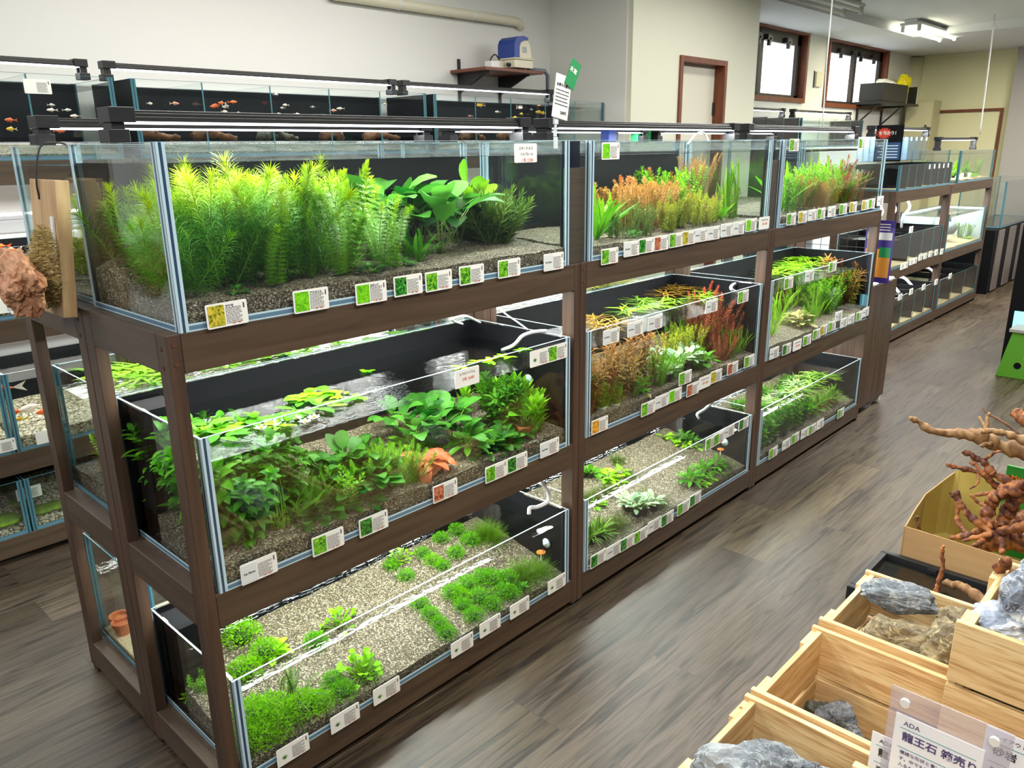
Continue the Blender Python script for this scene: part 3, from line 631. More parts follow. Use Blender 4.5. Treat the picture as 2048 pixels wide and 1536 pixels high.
SF = {'T1': 1.08, 'T2': 1.22, 'T3': 1.3, 'M1': 1.3, 'M2': 1.2, 'M3': 1.25, 'B1': 1.22, 'B2': 1.15, 'B3': 1.2}
HMAX = {'T': 1.512, 'M': .905, 'B': .335, 'R': 2}
def pf(tk, L_):
    "side-viewed plants: kind, picture point, distance behind the front glass, size"
    for (k, px, py, v, s) in L_:
        p = U(px, py, y=v+(.002 if tk[0] != 'R' else .456)); plant(k, tk, p.x, p.y, s*SF.get(tk, 1))
def pg(tk, L_):
    "plants seen from above: kind and picture point of the foot on the gravel"
    for (k, px, py, s) in L_:
        z = GZ[tk]
        for _ in range(5): p = U(px, py, z=z); z = gz(tk, p.y)
        plant(k, tk, p.x, p.y, s*SF.get(tk, 1), z=min(gz(tk, min(max(p.y, BX[tk][2]), BX[tk][3])), z+.01)-.004)
pf('T1', [('horn', 245, 440, .33, .95), ('horn', 262, 480, .2, .9), ('horn', 350, 420, .34, 1.05), ('horn', 385, 440, .16, 1.0), ('horn', 440, 440, .25, 1.1), ('horn', 440, 440, .1, .95),
          ('horn', 490, 440, .34, 1.08), ('horn', 505, 440, .14, 1.12), ('horn', 548, 440, .24, 1.1), ('horn', 330, 500, .08, .8), ('horn', 575, 440, .1, .95), ('horn', 300, 460, .26, .9), ('horn', 590, 440, .34, 1.1),
          ('elod', 600, 440, .2, 1.03), ('elod', 640, 440, .12, .98), ('elod', 650, 440, .3, 1.05), ('elod', 690, 440, .22, 1.0), ('elod', 612, 500, .08, .75),
          ('cabo', 700, 440, .1, 1.0), ('cabo', 728, 450, .2, .9), ('cabo', 690, 480, .05, .7), ('cabo', 765, 470, .12, .75), ('nana', 742, 535, .05, .9), ('nana', 805, 538, .08, .9),
          ('anub', 745, 400, .33, 1.08), ('anub', 790, 400, .26, 1.0), ('anub', 835, 400, .3, 1.02), ('anub', 878, 420, .16, .93), ('anub', 915, 420, .24, .85), ('smallsword', 838, 510, .1, .85),
          ('sword', 985, 400, .3, 1.12), ('horn', 410, 440, .2, 1.0), ('horn', 470, 440, .2, 1.05), ('horn', 530, 440, .3, 1.1), ('cabo', 775, 500, .06, .7), ('elod', 660, 470, .2, 1.0), ('java', 1000, 440, .28, 1.1), ('smallsword', 820, 500, .16, .9), ('java', 985, 470, .2, 1.12), ('java', 1020, 455, .22, 1.0), ('java', 965, 455, .24, .9), ('ribgreen', 1062, 450, .25, .75), ('cabo', 545, 500, .05, .7), ('nana', 470, 560, .04, .6)])
pf('T2', [('orange', 1300, 455, .12, 1.0), ('orange', 1335, 450, .2, .95), ('green', 1290, 410, .36, 1.05), ('green', 1345, 440, .12, .7), ('twig', 1300, 480, .04, .7), ('twig', 1260, 480, .1, .85), ('yel', 1345, 475, .04, .8), ('yel', 1425, 455, .1, .8), ('tancol', 1420, 400, .34, .85), ('blade', 1190, 420, .3, .7), ('blade', 1196, 450, .1, .78), ('blade', 1214, 450, .2, .62), ('red', 1205, 430, .33, 1.0), ('red', 1235, 430, .32, 1.02), ('red', 1265, 430, .3, 1.05), ('orange', 1248, 450, .2, .95), ('orange', 1282, 450, .22, 1.05), ('orange', 1320, 460, .16, .95),
          ('orange', 1350, 465, .14, .85), ('twig', 1240, 475, .08, .75), ('twig', 1280, 480, .06, .8), ('green', 1225, 480, .1, .6), ('green', 1310, 420, .32, 1.0), ('green', 1340, 420, .3, .95), ('red', 1300, 420, .4, 1.2), ('limecol', 1375, 420, .28, .95), ('limecol', 1388, 420, .3, .93), ('limecol', 1362, 420, .3, .9),
          ('tancol', 1432, 400, .3, .93), ('tancol', 1452, 400, .3, .98), ('yel', 1330, 470, .06, .8), ('yel', 1358, 465, .1, .9), ('green', 1360, 450, .2, .85), ('yel', 1390, 460, .08, .85), ('yel', 1412, 460, .08, .8), ('redtall', 1408, 455, .12, .38), ('blade', 1442, 440, .12, .5), ('blade', 1432, 445, .1, .45), ('yel', 1380, 455, .16, 1.0),
          ('ribgreen', 1495, 430, .14, 1.1), ('twig', 1515, 430, .14, .95), ('twig', 1505, 430, .22, .9), ('nana', 1265, 490, .05, .7)])
pf('T3', [('green', 1590, 410, .15, .9), ('limecol', 1600, 400, .2, .8), ('green', 1665, 410, .1, .8), ('orange', 1640, 430, .06, .7), ('redtall', 1672, 410, .14, .65), ('paleb', 1724, 400, .2, .75), ('green', 1612, 400, .1, .8), ('orange', 1655, 425, .08, .7), ('blade', 1572, 400, .1, .9), ('green', 1578, 420, .06, .75), ('green', 1600, 400, .3, .95), ('limecol', 1618, 400, .3, .85), ('green', 1628, 400, .24, .9), ('green', 1640, 400, .2, .9), ('orange', 1608, 425, .1, .85), ('orange', 1622, 430, .08, .75), ('green', 1648, 420, .1, .75), ('limecol', 1655, 400, .3, .8),
          ('redtall', 1665, 400, .22, .8), ('redtall', 1678, 400, .24, .72), ('ribbon', 1668, 400, .3, .85), ('orange', 1690, 410, .12, .8), ('green', 1683, 410, .12, .6), ('paleb', 1706, 390, .2, .85), ('paleb', 1716, 400, .12, .7), ('blade', 1736, 390, .25, 1.0), ('blade', 1746, 390, .18, .9), ('tancol', 1738, 400, .1, .55), ('tancol', 1728, 400, .16, .5), ('twig', 1590, 430, .06, .7), ('ribgreen', 1755, 400, .2, .8)])
pf('M1', [('herb', 330, 960, .3, .92), ('herb', 318, 950, .38, .85), ('herb', 340, 980, .18, .85), ('lobed', 455, 1010, .12, .95), ('lobed', 490, 1010, .2, .92), ('lobed', 470, 1050, .05, .7), ('lobed', 520, 990, .26, .85)])
pg('M1', [('ribbon', 568, 1068, .42), ('ribbon', 580, 1062, .4), ('finemid', 560, 1020, .6), ('smallsword', 625, 1045, .95), ('smallsword', 610, 1030, .8), ('anubpot', 700, 1010, .7), ('nana', 720, 1035, 1.2), ('anub', 660, 985, .42), ('anub', 700, 985, .45), ('anub', 745, 985, .42), ('anub', 740, 1010, .36),
          ('finegreen', 760, 955, .75), ('finegreen', 795, 975, .85), ('finegreen', 825, 965, .75), ('redleafpot', 875, 958, .95), ('limeros', 848, 880, .8), ('anub', 830, 900, .48), ('anub', 870, 895, .5), ('anub', 925, 905, .45), ('greenros', 950, 915, .9), ('round', 965, 905, .75),
          ('nana', 985, 905, 1.3), ('nana', 1010, 895, 1.3), ('nana', 1035, 895, 1.3), ('nana', 1025, 870, 1.3), ('nana', 1000, 880, 1.3), ('vert', 925, 835, .8), ('vert', 975, 820, .8), ('vert', 1000, 850, 1.0), ('vert', 1020, 840, 1.1), ('herb', 1000, 830, .5), ('vert', 1050, 850, 1.1), ('anubpot', 1077, 880, .8), ('vert', 1090, 865, .9), ('nana', 735, 900, 1.0)])
pg('M1', [('anub', 690, 960, .5), ('anub', 725, 965, .5), ('anub', 770, 1000, .4), ('nana', 690, 1050, 1.5), ('nana', 760, 1020, 1.4), ('finegreen', 745, 975, .8), ('finegreen', 780, 965, .85), ('finegreen', 810, 985, .8), ('anub', 800, 875, .5), ('anub', 855, 870, .55), ('anub', 900, 870, .5), ('limeros', 820, 890, .9), ('nana', 990, 920, 1.3), ('nana', 1050, 905, 1.2), ('herb', 985, 850, .6), ('herb', 1020, 860, .6), ('vert', 1070, 870, 1.0), ('greenros', 940, 900, .9), ('lobed', 430, 1060, .75), ('lobed', 545, 1040, .7), ('ribbon', 590, 1075, .4), ('smallsword', 640, 1020, 1.0), ('green', 700, 1020, .6), ('nana', 650, 1060, 1.2), ('redleafpot', 893, 950, .8), ('finemid', 605, 1010, .6)])
pg('M2', [('finegreen', 1290, 800, .8), ('yel', 1340, 730, 1.1), ('yel', 1380, 720, 1.1), ('finemid', 1350, 700, .8), ('greenros', 1390, 735, .9), ('redtall', 1440, 700, .8), ('redtall', 1395, 700, .85), ('ribgreen', 1470, 720, .65), ('rusty', 1230, 800, .9), ('rusty', 1260, 780, .9), ('varieg', 1335, 760, .9), ('rusty', 1215, 840, .85), ('rusty', 1245, 820, .95), ('rusty', 1275, 800, .95), ('rusty', 1300, 780, .9), ('rusty', 1195, 850, .9), ('redtall', 1192, 815, .6), ('redtall', 1190, 840, .55), ('ring', 1218, 822, 1.15), ('ring', 1240, 812, .8), ('ring', 1205, 806, 1.0), ('cream', 1305, 790, .5), ('finegreen', 1310, 765, 1.1), ('finegreen', 1335, 775, .9), ('finegreen', 1345, 755, .9),
          ('varieg', 1320, 735, 1.0), ('varieg', 1350, 745, 1.1), ('varieg', 1375, 740, 1.1), ('varieg', 1372, 725, 1.0), ('greenros', 1308, 795, .75), ('yel', 1360, 710, 1.1), ('yel', 1385, 705, 1.0), ('finemid', 1395, 740, .7), ('finemid', 1375, 705, .8), ('ribgreen', 1340, 705, .7), ('ribgreen', 1358, 700, .75),
          ('redtall', 1405, 705, .98), ('redtall', 1425, 700, 1.0), ('redtall', 1412, 690, 1.02), ('redtall', 1450, 725, .55), ('redtall', 1462, 722, .6), ('greenros', 1412, 745, .8), ('greenros', 1430, 738, .9), ('blade', 1458, 690, .7), ('ribgreen', 1485, 715, .65), ('ribgreen', 1495, 712, .6), ('ribgreen', 1478, 705, .6), ('twig', 1400, 720, .6)])
pf('M3', [('ribbon', 1555, 650, .2, .75), ('ribbon', 1568, 650, .28, .8), ('ribbon', 1550, 670, .08, .55), ('rusty', 1552, 650, .3, .8), ('cream', 1592, 670, .1, .9), ('cream', 1605, 670, .06, .8), ('ribbon', 1580, 650, .3, .85), ('green', 1610, 640, .24, .9), ('green', 1622, 640, .16, 1.0), ('green', 1632, 640, .24, 1.0), ('finegreen', 1615, 670, .06, .8), ('ribgreen', 1640, 640, .2, .9), ('ribgreen', 1630, 640, .1, .8), ('green', 1650, 640, .1, .9), ('ribgreen', 1655, 640, .2, .9),
          ('lily', 1660, 620, .3, .9), ('lily', 1680, 620, .22, .9), ('limecol', 1672, 640, .1, .95), ('limecol', 1688, 630, .12, .9), ('paleb', 1663, 650, .1, .6), ('rusty', 1705, 600, .2, 1.1), ('redtall', 1715, 600, .15, .95), ('rusty', 1722, 600, .1, 1.0), ('limecol', 1700, 620, .08, .9), ('twig', 1715, 630, .06, 1.2)])
pg('B1', [('clov', 480, 1275, .95), ('limeros', 545, 1305, .85), ('clov', 533, 1310, .8), ('ball', 632, 1290, .95), ('round', 680, 1255, .95), ('clov', 490, 1350, .85), ('clov', 500, 1450, 1.15), ('clov', 545, 1440, 1.1), ('clov', 570, 1490, 1.0), ('clov', 530, 1490, .9), ('redgrass', 600, 1420, .9), ('clov', 610, 1425, .95), ('clov', 640, 1410, .7), ('round', 720, 1350, 1.15), ('clov', 735, 1350, .7),
          ('ball', 665, 1365, .8), ('ball', 700, 1400, 1.0), ('ball', 812, 1155, .75), ('ball', 783, 1135, .75), ('round', 792, 1118, .8), ('ball', 845, 1112, .8), ('clov', 865, 1125, .55), ('ball', 880, 1080, .8), ('ball', 908, 1062, .85), ('ball', 912, 1110, .85), ('ball', 940, 1085, .95), ('ball', 885, 1135, .75),
          ('ball', 840, 1212, .8), ('ball', 860, 1232, .8), ('ball', 878, 1252, .8), ('ball', 900, 1275, .85), ('ball', 948, 1235, .9), ('ball', 905, 1190, .95), ('ball', 935, 1175, 1.0), ('ball', 960, 1200, 1.0), ('ball', 985, 1165, 1.1), ('ball', 1005, 1190, 1.0), ('ball', 1030, 1198, .95), ('ball', 965, 1160, .95), ('ball', 1015, 1165, 1.05),
          ('ball', 925, 1215, .8), ('ball', 985, 1215, .85), ('clov', 920, 1195, .6), ('hairg', 985, 1065, .85), ('hairg', 1015, 1062, .9), ('hairg', 1060, 1165, 1.0), ('hairg', 1085, 1150, .8), ('hair', 1045, 1150, .8), ('greenros', 1050, 1185, .4)])
pf('B1', [('clov', 388, 1360, .3, 1.1), ('green', 378, 1360, .3, .45), ('clov', 480, 1460, .03, .9), ('clov', 455, 1300, .4, .8)])
pg('B2', [('limeros', 1192, 945, 1.0), ('limeros', 1215, 955, 1.0), ('greenros', 1180, 955, .7), ('limeros', 1240, 945, .9), ('limeros', 1232, 965, .9), ('hair', 1235, 925, 1.0), ('hair', 1185, 1000, 1.2), ('hair', 1215, 985, 1.0), ('limeros', 1190, 1010, .8), ('hair', 1260, 955, .8), ('limeros', 1325, 872, .8), ('limeros', 1345, 880, .8), ('limeros', 1365, 888, .9), ('greenros', 1372, 878, .7), ('greenros', 1392, 882, .7), ('limeros', 1385, 892, .8),
          ('hair', 1205, 1060, 1.2), ('hair', 1235, 1050, 1.1), ('hair', 1250, 1075, 1.0), ('hair', 1220, 1085, 1.0), ('grasspot', 1205, 1100, .95), ('grasspot', 1225, 1090, .9), ('varieg', 1255, 1020, .9), ('varieg', 1272, 1030, .95), ('varieg', 1292, 1030, 1.0), ('varieg', 1312, 1020, .9), ('hair', 1320, 1010, .9), ('hair', 1290, 990, .8),
          ('limeros', 1392, 955, .9), ('greenros', 1410, 955, .9), ('limeros', 1410, 972, .9), ('limeros', 1425, 960, .85), ('greenros', 1395, 975, .9), ('greenros', 1430, 940, .8), ('hair', 1460, 945, 1.1), ('hair', 1450, 935, 1.0), ('limeros', 1440, 950, .6)])
pg('B3', [('leafpot', 1532, 905, 1.05), ('leafpot', 1545, 900, 1.1), ('leafpot', 1530, 890, 1.0), ('leafpot', 1550, 885, 1.0), ('grasspot', 1538, 920, .9), ('grasspot', 1535, 895, 1.0), ('varieg', 1560, 895, .8), ('leafpot', 1572, 890, 1.0), ('leafpot', 1580, 875, 1.0), ('leafpot', 1592, 880, 1.0), ('leafpot', 1600, 865, 1.0), ('leafpot', 1612, 868, 1.0), ('leafpot', 1590, 860, 1.0), ('leafpot', 1565, 872, 1.0), ('leafpot', 1618, 855, 1.0), ('grasspot', 1625, 862, 1.0),
          ('terrapot', 1650, 845, 1.0), ('terrapot', 1672, 835, 1.0), ('terrapot', 1688, 825, 1.0), ('terrapot', 1695, 815, 1.0), ('terrapot', 1660, 830, 1.0), ('terrapot', 1680, 815, 1.0), ('grasspot', 1640, 845, 1.0), ('grasspot', 1632, 835, 1.0), ('leafpot', 1605, 850, 1.0)])
for k in range(26):
    plant(('grasspot', 'terrapot', 'grasspot', 'leafpot')[k % 4], 'B3', 2.85+.078*(k % 13)+rnd.uniform(-.02, .02), .24+.1*(k//13)+rnd.uniform(-.02, .02), 1.0)
# rear island tanks
pf('RT1', [('cabo', 108, 400, .2, .95), ('yel', 125, 520, .1, 1.2), ('yel', 118, 480, .2, 1.2), ('green', 60, 480, .3, .7), ('yel', 145, 520, .05, 1.1)])
pf('RM1', [('ribbon', 175, 900, .2, .62), ('ribbon', 190, 900, .1, .6), ('limecol', 168, 900, .22, .95), ('limecol', 185, 920, .1, .9), ('yel', 195, 940, .06, 1.4), ('rusty', 180, 900, .3, .7), ('limecol', 200, 900, .2, .9)])
pf('RB1', [('green', 235, 1230, .13, .42)])

# floating leaves on the water
def floaters(tk, kindm, name, desc, pts, L, W, n=7, z=None):
    for (px, py, s) in pts:
        zz = z or {'M': .906, 'B': .336, 'T': 1.513, 'R': .906}[tk[0]]; p = U(px, py, z=zz)
        x0, x1, y0, y1 = BX[tk]; x = min(max(p.x, x0+.03), x1-.03); y = min(max(p.y, y0+.03), y1-.03)
        b = MB()
        for k in range(n):
            a = rnd.uniform(0, 6.28); d = V3((math.cos(a), math.sin(a), rnd.uniform(.02, .12))); o = V3((rnd.uniform(-.02, .02), rnd.uniform(-.02, .02), .001+.0007*k))
            b.leaf(o*s, d, V3((0, 0, 1)), L*s*rnd.uniform(.6, 1.1), W*s, -.15, 4, rnd.random(), 0, .12, oval if W/L > .3 else ribbon)
        o = ob(name, b.mesh(name, LM[kindm], True, True), None, (x, y, zz)); reg(o, 'floating plant', desc, 'on the '+TN[tk])
floaters('M1', 'mid', 'floating_leaf_sprig', 'floating sprig of green leaves', [(425, 850, 1), (450, 870, 1.1), (500, 850, 1), (540, 838, .9), (640, 815, 1), (700, 800, .9), (620, 805, 1), (590, 825, 1)], .06, .022)
floaters('M1', 'fresh', 'floating_bright_sprig', 'floating sprig of bright green leaves', [(410, 868, 1), (470, 858, .9), (560, 850, .9), (680, 790, .8), (1080, 690, .8), (1095, 688, .6), (960, 725, .8), (985, 722, .9), (1010, 715, .9), (920, 735, .7)], .045, .018)
floaters('M1', 'moss', 'floating_leaf_rosette', 'floating clump of dark round leaves', [(625, 793, 1.2), (600, 800, 1.1), (650, 788, 1.1), (735, 745, .6)], .03, .025, 12)
floaters('M2', 'gold', 'floating_gold_strands', 'floating mat of gold-brown strands', [(1200, 655, 1), (1230, 650, 1), (1190, 640, 1), (1345, 582, 1.1), (1370, 578, 1.1), (1330, 592, 1), (1395, 580, .9)], .1, .006, 22)
floaters('M2', 'grass', 'floating_green_strands', 'floating mat of thin green strands', [(1250, 625, 1), (1290, 620, 1), (1320, 612, 1), (1280, 605, 1), (1350, 605, .9), (1400, 598, 1), (1415, 590, .8)], .1, .006, 22)
floaters('M3', 'fresh', 'floating_ribbon_mat', 'floating mat of bright ribbon leaves', [(1570, 540, 1), (1560, 550, 1), (1590, 535, 1), (1600, 545, 1), (1620, 530, 1), (1640, 522, 1), (1580, 530, .9), (1610, 520, .9)], .13, .008, 22)
floaters('M3', 'lime', 'floating_lime_leaves', 'floating pile of pale lime leaves', [(1590, 520, 1.1), (1600, 515, 1), (1612, 518, 1)], .05, .03, 14)
floaters('B3', 'grass', 'floating_grass_mat', 'floating mat of grassy leaves', [(1590, 770, 1), (1620, 760, 1), (1640, 752, 1), (1600, 780, 1), (1580, 790, 1), (1630, 775, 1), (1570, 810, .8), (1540, 800, .7), (1660, 758, .9)], .1, .008, 22)
floaters('RM1', 'lime', 'floating_blade_mat', 'floating mat of lime green blades', [(215, 745, 1.1), (250, 750, 1.1), (290, 760, 1.1), (240, 735, 1), (280, 742, 1), (300, 772, 1)], .13, .009, 20)
floaters('RM1', 'fresh', 'floating_green_leaves', 'floating green oval leaves', [(430, 735, 1), (470, 730, 1), (520, 716, 1.2), (570, 708, 1.1), (620, 700, 1), (500, 722, 1), (680, 690, 1), (740, 684, 1.1), (800, 672, 1.1), (850, 665, 1)], .05, .02, 12)
floaters('RM2', 'yellow', 'floating_yellow_strands', 'floating yellow-green strands', [(1190, 575, 1), (1230, 570, 1), (1270, 562, 1), (1440, 530, 1), (1470, 528, 1), (1420, 540, 1)], .09, .008, 18)
# white flowers floating by the near front glass
m_petal = mat('white_petal', (246, 246, 226), .5)
for (px, py) in ((372, 852), (522, 858), (540, 846), (575, 842), (592, 838), (610, 845), (560, 852), (628, 836)):
    p = U(px, py, z=.907); b = MB()
    for k in range(14): a = k*.9; b.leaf((0, 0, .001), (math.cos(a), math.sin(a), .1+.05*(k % 3)), V3((0, 0, 1)), .017, .009, .4, 3, 0, 0, 0)
    t = empty('floating_flower', (min(max(p.x, .07), 1.2), min(max(p.y, .03), .4), .907), 'flower', 'small white flower', 'floating on the '+TN['M1']); ob('petals', b.mesh('petals', m_petal, True, True), t)
    ob('centre', MB().lathe([(.004, 0), (.004, .003), (.001, .005)], (0, 0, .001), 8).mesh('centre', LM['yellow']), t)
# ---------------------------------------------------------------- writing helpers
def textmesh(name, s, size, mt, align='CENTER', ext=.0002, space=1., bold=0.):
    cu = bpy.data.curves.new(name, 'FONT'); cu.body = s; cu.size = size; cu.align_x = align; cu.align_y = 'CENTER'; cu.extrude = ext; cu.space_character = space
    cu.resolution_u = 3; cu.offset = bold
    o = bpy.data.objects.new(name, cu); COL.objects.link(o)
    dg = bpy.context.evaluated_depsgraph_get(); dg.update()
    me = bpy.data.meshes.new_from_object(o.evaluated_get(dg)); me.materials.clear(); me.materials.append(mt)
    bpy.data.objects.remove(o); bpy.data.curves.remove(cu); me.name = name; return me
def yz(me):
    "stand a flat text mesh up so that it faces the aisle (-y)"
    me.transform(Matrix.Rotation(math.pi/2, 4, 'X')); return me
def lines(name, rows, x0, x1, z1, dz, h, mt, r, y=-.0018, words=True):
    b = MB()
    for k in range(rows):
        z = z1-k*dz; x = x0; end = x1-(x1-x0)*(r.random()*.3 if k % 3 == 2 else 0)
        while x < end:
            wd = min(r.uniform(.002, .007), end-x) if words else end-x
            b.box(x, y-.0001, z, x+wd, y, z+h); x += wd+(.0011 if words else 1)
    return b.mesh(name, mt)
rc = random.Random(5); CW, CH = .09, .05
def cardback():
    b = MB(); r, n = .0035, 4; pts = []
    for cx, cz, a in ((CW/2-r, CH/2-r, 0), (-CW/2+r, CH/2-r, 90), (-CW/2+r, -CH/2+r, 180), (CW/2-r, -CH/2+r, 270)):
        for k in range(n+1): t = R(a+90*k/n); pts.append((cx+r*math.cos(t), cz+r*math.sin(t)))
    k = len(pts); vs = [(x, -.0016, z) for x, z in pts]+[(x, 0, z) for x, z in pts]
    b.add(vs, [tuple(range(k))[::-1], tuple(range(k, 2*k))]+[(i, (i+1) % k, k+(i+1) % k, k+i) for i in range(k)]); return b.mesh('card', m_card)
K_back = cardback()
K_photo = {c: MB().box(-.041, -.0022, -.021, -.006, -.0017, .021).mesh('photo', PH[c]) for c in PH}
K_grey = MB().box(-.042, -.0022, -.022, -.006, -.0017, .022).mesh('grey_panel', m_grey)
K_np = yz(textmesh('no_photo', 'No Photo', .0068, m_ink, bold=.00018)); K_np.transform(Matrix.Translation((-.024, -.0024, 0)))
K_txt = [lines('text_lines', 11, -.003, .032, .012, -(-.0031), .0013, m_ink, rc) for _ in range(3)]
K_mark = MB().box(.036, -.0019, .008, .039, -.0017, .019).mesh('corner_mark', m_ink)
K_prc = yz(textmesh('price', '1本  180', .006, m_red)); K_prc.transform(Matrix.Translation((.018, -.002, -.0195)))
K_sprig = MB()
for k in range(60):
    a = rc.uniform(-1.3, 1.3); K_sprig.leaf((-.024+rc.uniform(-.003, .003), -.0019, -.006+rc.uniform(-.004, .003)), (math.sin(a), 0, math.cos(a)), (0, -1, 0), rc.uniform(.005, .011), .0018, 0, 1, rc.random())
K_sprig = K_sprig.mesh('picture_of_plant', LM['mid'], False, True)
K_t = {n: yz(textmesh('name_text', n, .0062, m_ink, 'LEFT', bold=.0002)) for n in ('マツモ', 'アナカリス', 'カボンバ')}
for q in K_t.values(): q.transform(Matrix.Translation((-.003, -.002, .0165)))
NAMES = {'g': 'white card with a green plant photo', 'd': 'white card with a dark green photo', 'y': 'white card with a yellow plant photo', 'r': 'white card with a red plant photo', 'o': 'white card with an orange plant photo',
         'l': 'white card with a plain lime photo', 'n': 'grey No Photo plant card', 'w': 'white card with a small plant cut-out', 'h': 'handwritten white price card'}
K_hand = {}
def hand(lines_, sizes, tag):
    if tag not in K_hand:
        ms = []; z = .012
        for i, (s, h) in enumerate(zip(lines_, sizes)):
            me = yz(textmesh('handwriting', s, h, m_red if i == len(lines_)-1 else m_ink)); me.transform(Matrix.Translation((.003*i, -.002, z))); z -= .0155; ms.append(me)
        K_hand[tag] = ms
    return K_hand[tag]
def card(px, py, c, tk, yoff=-.0042, title=None, tilt=0., hw=None, pos=None):
    p = U(px, py, y=yoff) if pos is None else V3(pos)
    t = empty('plant_label_card', p, 'card', NAMES[c], 'on the '+TN[tk]); t.rotation_euler = (0, tilt, 0)
    if yoff > -.0045: t.location.y = yoff
    ob('card', K_back, t)
    if c in PH: ob('photo', K_photo[c], t)
    elif c == 'n': g_ = ob('grey_panel', K_grey, t); ob('no_photo_text', K_np, g_)
    elif c == 'w': ob('picture_of_plant', K_sprig, t)
    if c == 'h':
        for me in hand(*(hw or (('ミクロソリウム', '3本 3680'), (.0085, .012), 'm'))): ob('handwriting', me, t)
    else:
        ob('text_lines', K_txt[rc.randrange(3)], t); ob('corner_mark', K_mark, t); ob('price', K_prc, t)
        if title: ob('plant_name', K_t[title], t)
    return t
def cards(tk, s, **k):
    for it in s.split():
        c, x, y = it.split(','); card(float(x), float(y), c, tk, **k)
card(454, 628, 'y', 'T1', title='マツモ', tilt=R(-1)); card(622, 600, 'l', 'T1', title='アナカリス'); card(742, 585, 'l', 'T1', title='カボンバ')
cards('T1', 'd,816,570 g,877,561 g,943,549 g,1018,536 n,1107,523')
card(1051, 306, 'h', 'T1', hw=(('エキノドルス', 'バルブロール', '1本 2200'), (.0095, .0085, .0125), 't'))
cards('T2', 'g,1219,512 n,1263,497 d,1292,491 r,1322,486 g,1352,480 y,1377,475 n,1401,470 n,1427,466 n,1453,460 n,1477,456 l,1502,450 h,1528,446 l,1221,302')
cards('T3', 'g,1582,438 y,1605,434 n,1624,430 g,1642,427 n,1663,423 g,1686,418 y,1706,414 y,1730,410 g,1743,407 n,1760,402 g,1588,290 g,1724,287')
cards('M1', 'n,518,1137 g,656,1083 d,747,1047 r,890,981 g,992,943 d,1034,925 n,1099,895 w,1080,714 g,1115,704'); card(934, 754, 'h', 'M1')
cards('M2', 'o,1199,850 g,1296,816 n,1323,802 l,1350,790 g,1370,755 r,1385,778 h,1409,764 y,1432,752 r,1465,736 g,1498,722 n,1222,672 n,1270,657 n,1310,645 n,1423,612 g,1486,593')
cards('M3', 'n,1548,706 d,1573,698 h,1594,690 g,1614,680 g,1633,668 y,1647,660 g,1664,652 n,1677,632 n,1687,645 n,1702,638 g,1718,632 n,1731,624 g,1577,566 n,1619,551 g,1665,533')
cards('B1', 'w,586,1500 w,690,1436 w,773,1381 w,924,1290 w,980,1251 w,1039,1215 w,1113,1167')
cards('B2', 'd,1196,1117 n,1227,1100 d,1254,1085 g,1281,1070 n,1308,1050 d,1334,1037 g,1366,1015 d,1390,998 g,1422,885 g,1438,876 n,1458,862 d,1487,847')
cards('B3', 'g,1546,905 n,1572,888 g,1590,876 n,1609,866 g,1624,858 w,1640,848 g,1681,826')
# ---------------------------------------------------------------- rocks, wood, fish
def rockmesh(seed, size, rough=.28, sub=4, mt=None, cuts=7, name='rock'):
    import bmesh
    bm = bmesh.new(); bmesh.ops.create_icosphere(bm, subdivisions=sub, radius=1); r = random.Random(seed)
    pl = [(V3((r.gauss(0, 1), r.gauss(0, 1), r.gauss(0, 1))).normalized(), r.uniform(.55, .85)) for _ in range(cuts)]
    for v in bm.verts:
        n = v.co.normalized(); d = 1.
        for (q, h) in pl:
            c = n.dot(q)
            if c > 1e-3: d = min(d, h/c)
        f = noise.fractal(n*1.4+V3((seed, 0, 0)), .9, 2.2, 5)*rough+noise.fractal(n*6+V3((0, seed, 0)), .8, 2.1, 4)*rough*.3
        v.co = n*(d*.97+f*.6); v.co = V3((v.co.x*size[0], v.co.y*size[1], v.co.z*size[2]))
    me = bpy.data.meshes.new(name); bm.to_mesh(me); bm.free(); me.materials.append(mt); return me
def rockmat(name, c1, c2, c3, scale=9, vein=None):
    mt, t, n, l, b, o = nt(name)
    tc = n.new('ShaderNodeTexCoord'); no = n.new('ShaderNodeTexNoise'); no.inputs['Scale'].default_value = scale; no.inputs['Detail'].default_value = 9; no.inputs['Distortion'].default_value = 1.2
    l.new(tc.outputs['Object'], no.inputs[0]); r = ramp(n, l, no.outputs[0], [(.32, c1), (.5, c2), (.68, c3)]); out = r.outputs[0]
    if vein:
        n2 = n.new('ShaderNodeTexNoise'); n2.inputs['Scale'].default_value = scale*1.3; n2.inputs['Detail'].default_value = 5; n2.inputs['Distortion'].default_value = 2.2; l.new(tc.outputs['Object'], n2.inputs[0])
        r2 = ramp(n, l, n2.outputs[0], [(.485, (0, 0, 0)), (.5, (255, 255, 255)), (.515, (0, 0, 0))]); mx = n.new('ShaderNodeMix'); mx.data_type = 'RGBA'; mx.inputs[7].default_value = lin(vein)
        l.new(r2.outputs[0], mx.inputs[0]); l.new(out, mx.inputs[6]); out = mx.outputs[2]
    l.new(out, b.inputs['Base Color']); b.inputs['Roughness'].default_value = .75
    n3 = n.new('ShaderNodeTexNoise'); n3.inputs['Scale'].default_value = scale*5; n3.inputs['Detail'].default_value = 8; l.new(tc.outputs['Object'], n3.inputs[0])
    bp = n.new('ShaderNodeBump'); bp.inputs['Strength'].default_value = .7; bp.inputs['Distance'].default_value = .006; l.new(n3.outputs[0], bp.inputs['Height']); l.new(bp.outputs[0], b.inputs['Normal'])
    return mt
m_rblue = rockmat('blue_grey_stone', (66, 72, 80), (112, 118, 124), (160, 164, 166), 10, (176, 180, 182))
m_rbrown = rockmat('brown_sandy_stone', (84, 72, 52), (128, 114, 88), (166, 150, 112), 10, (192, 176, 130))
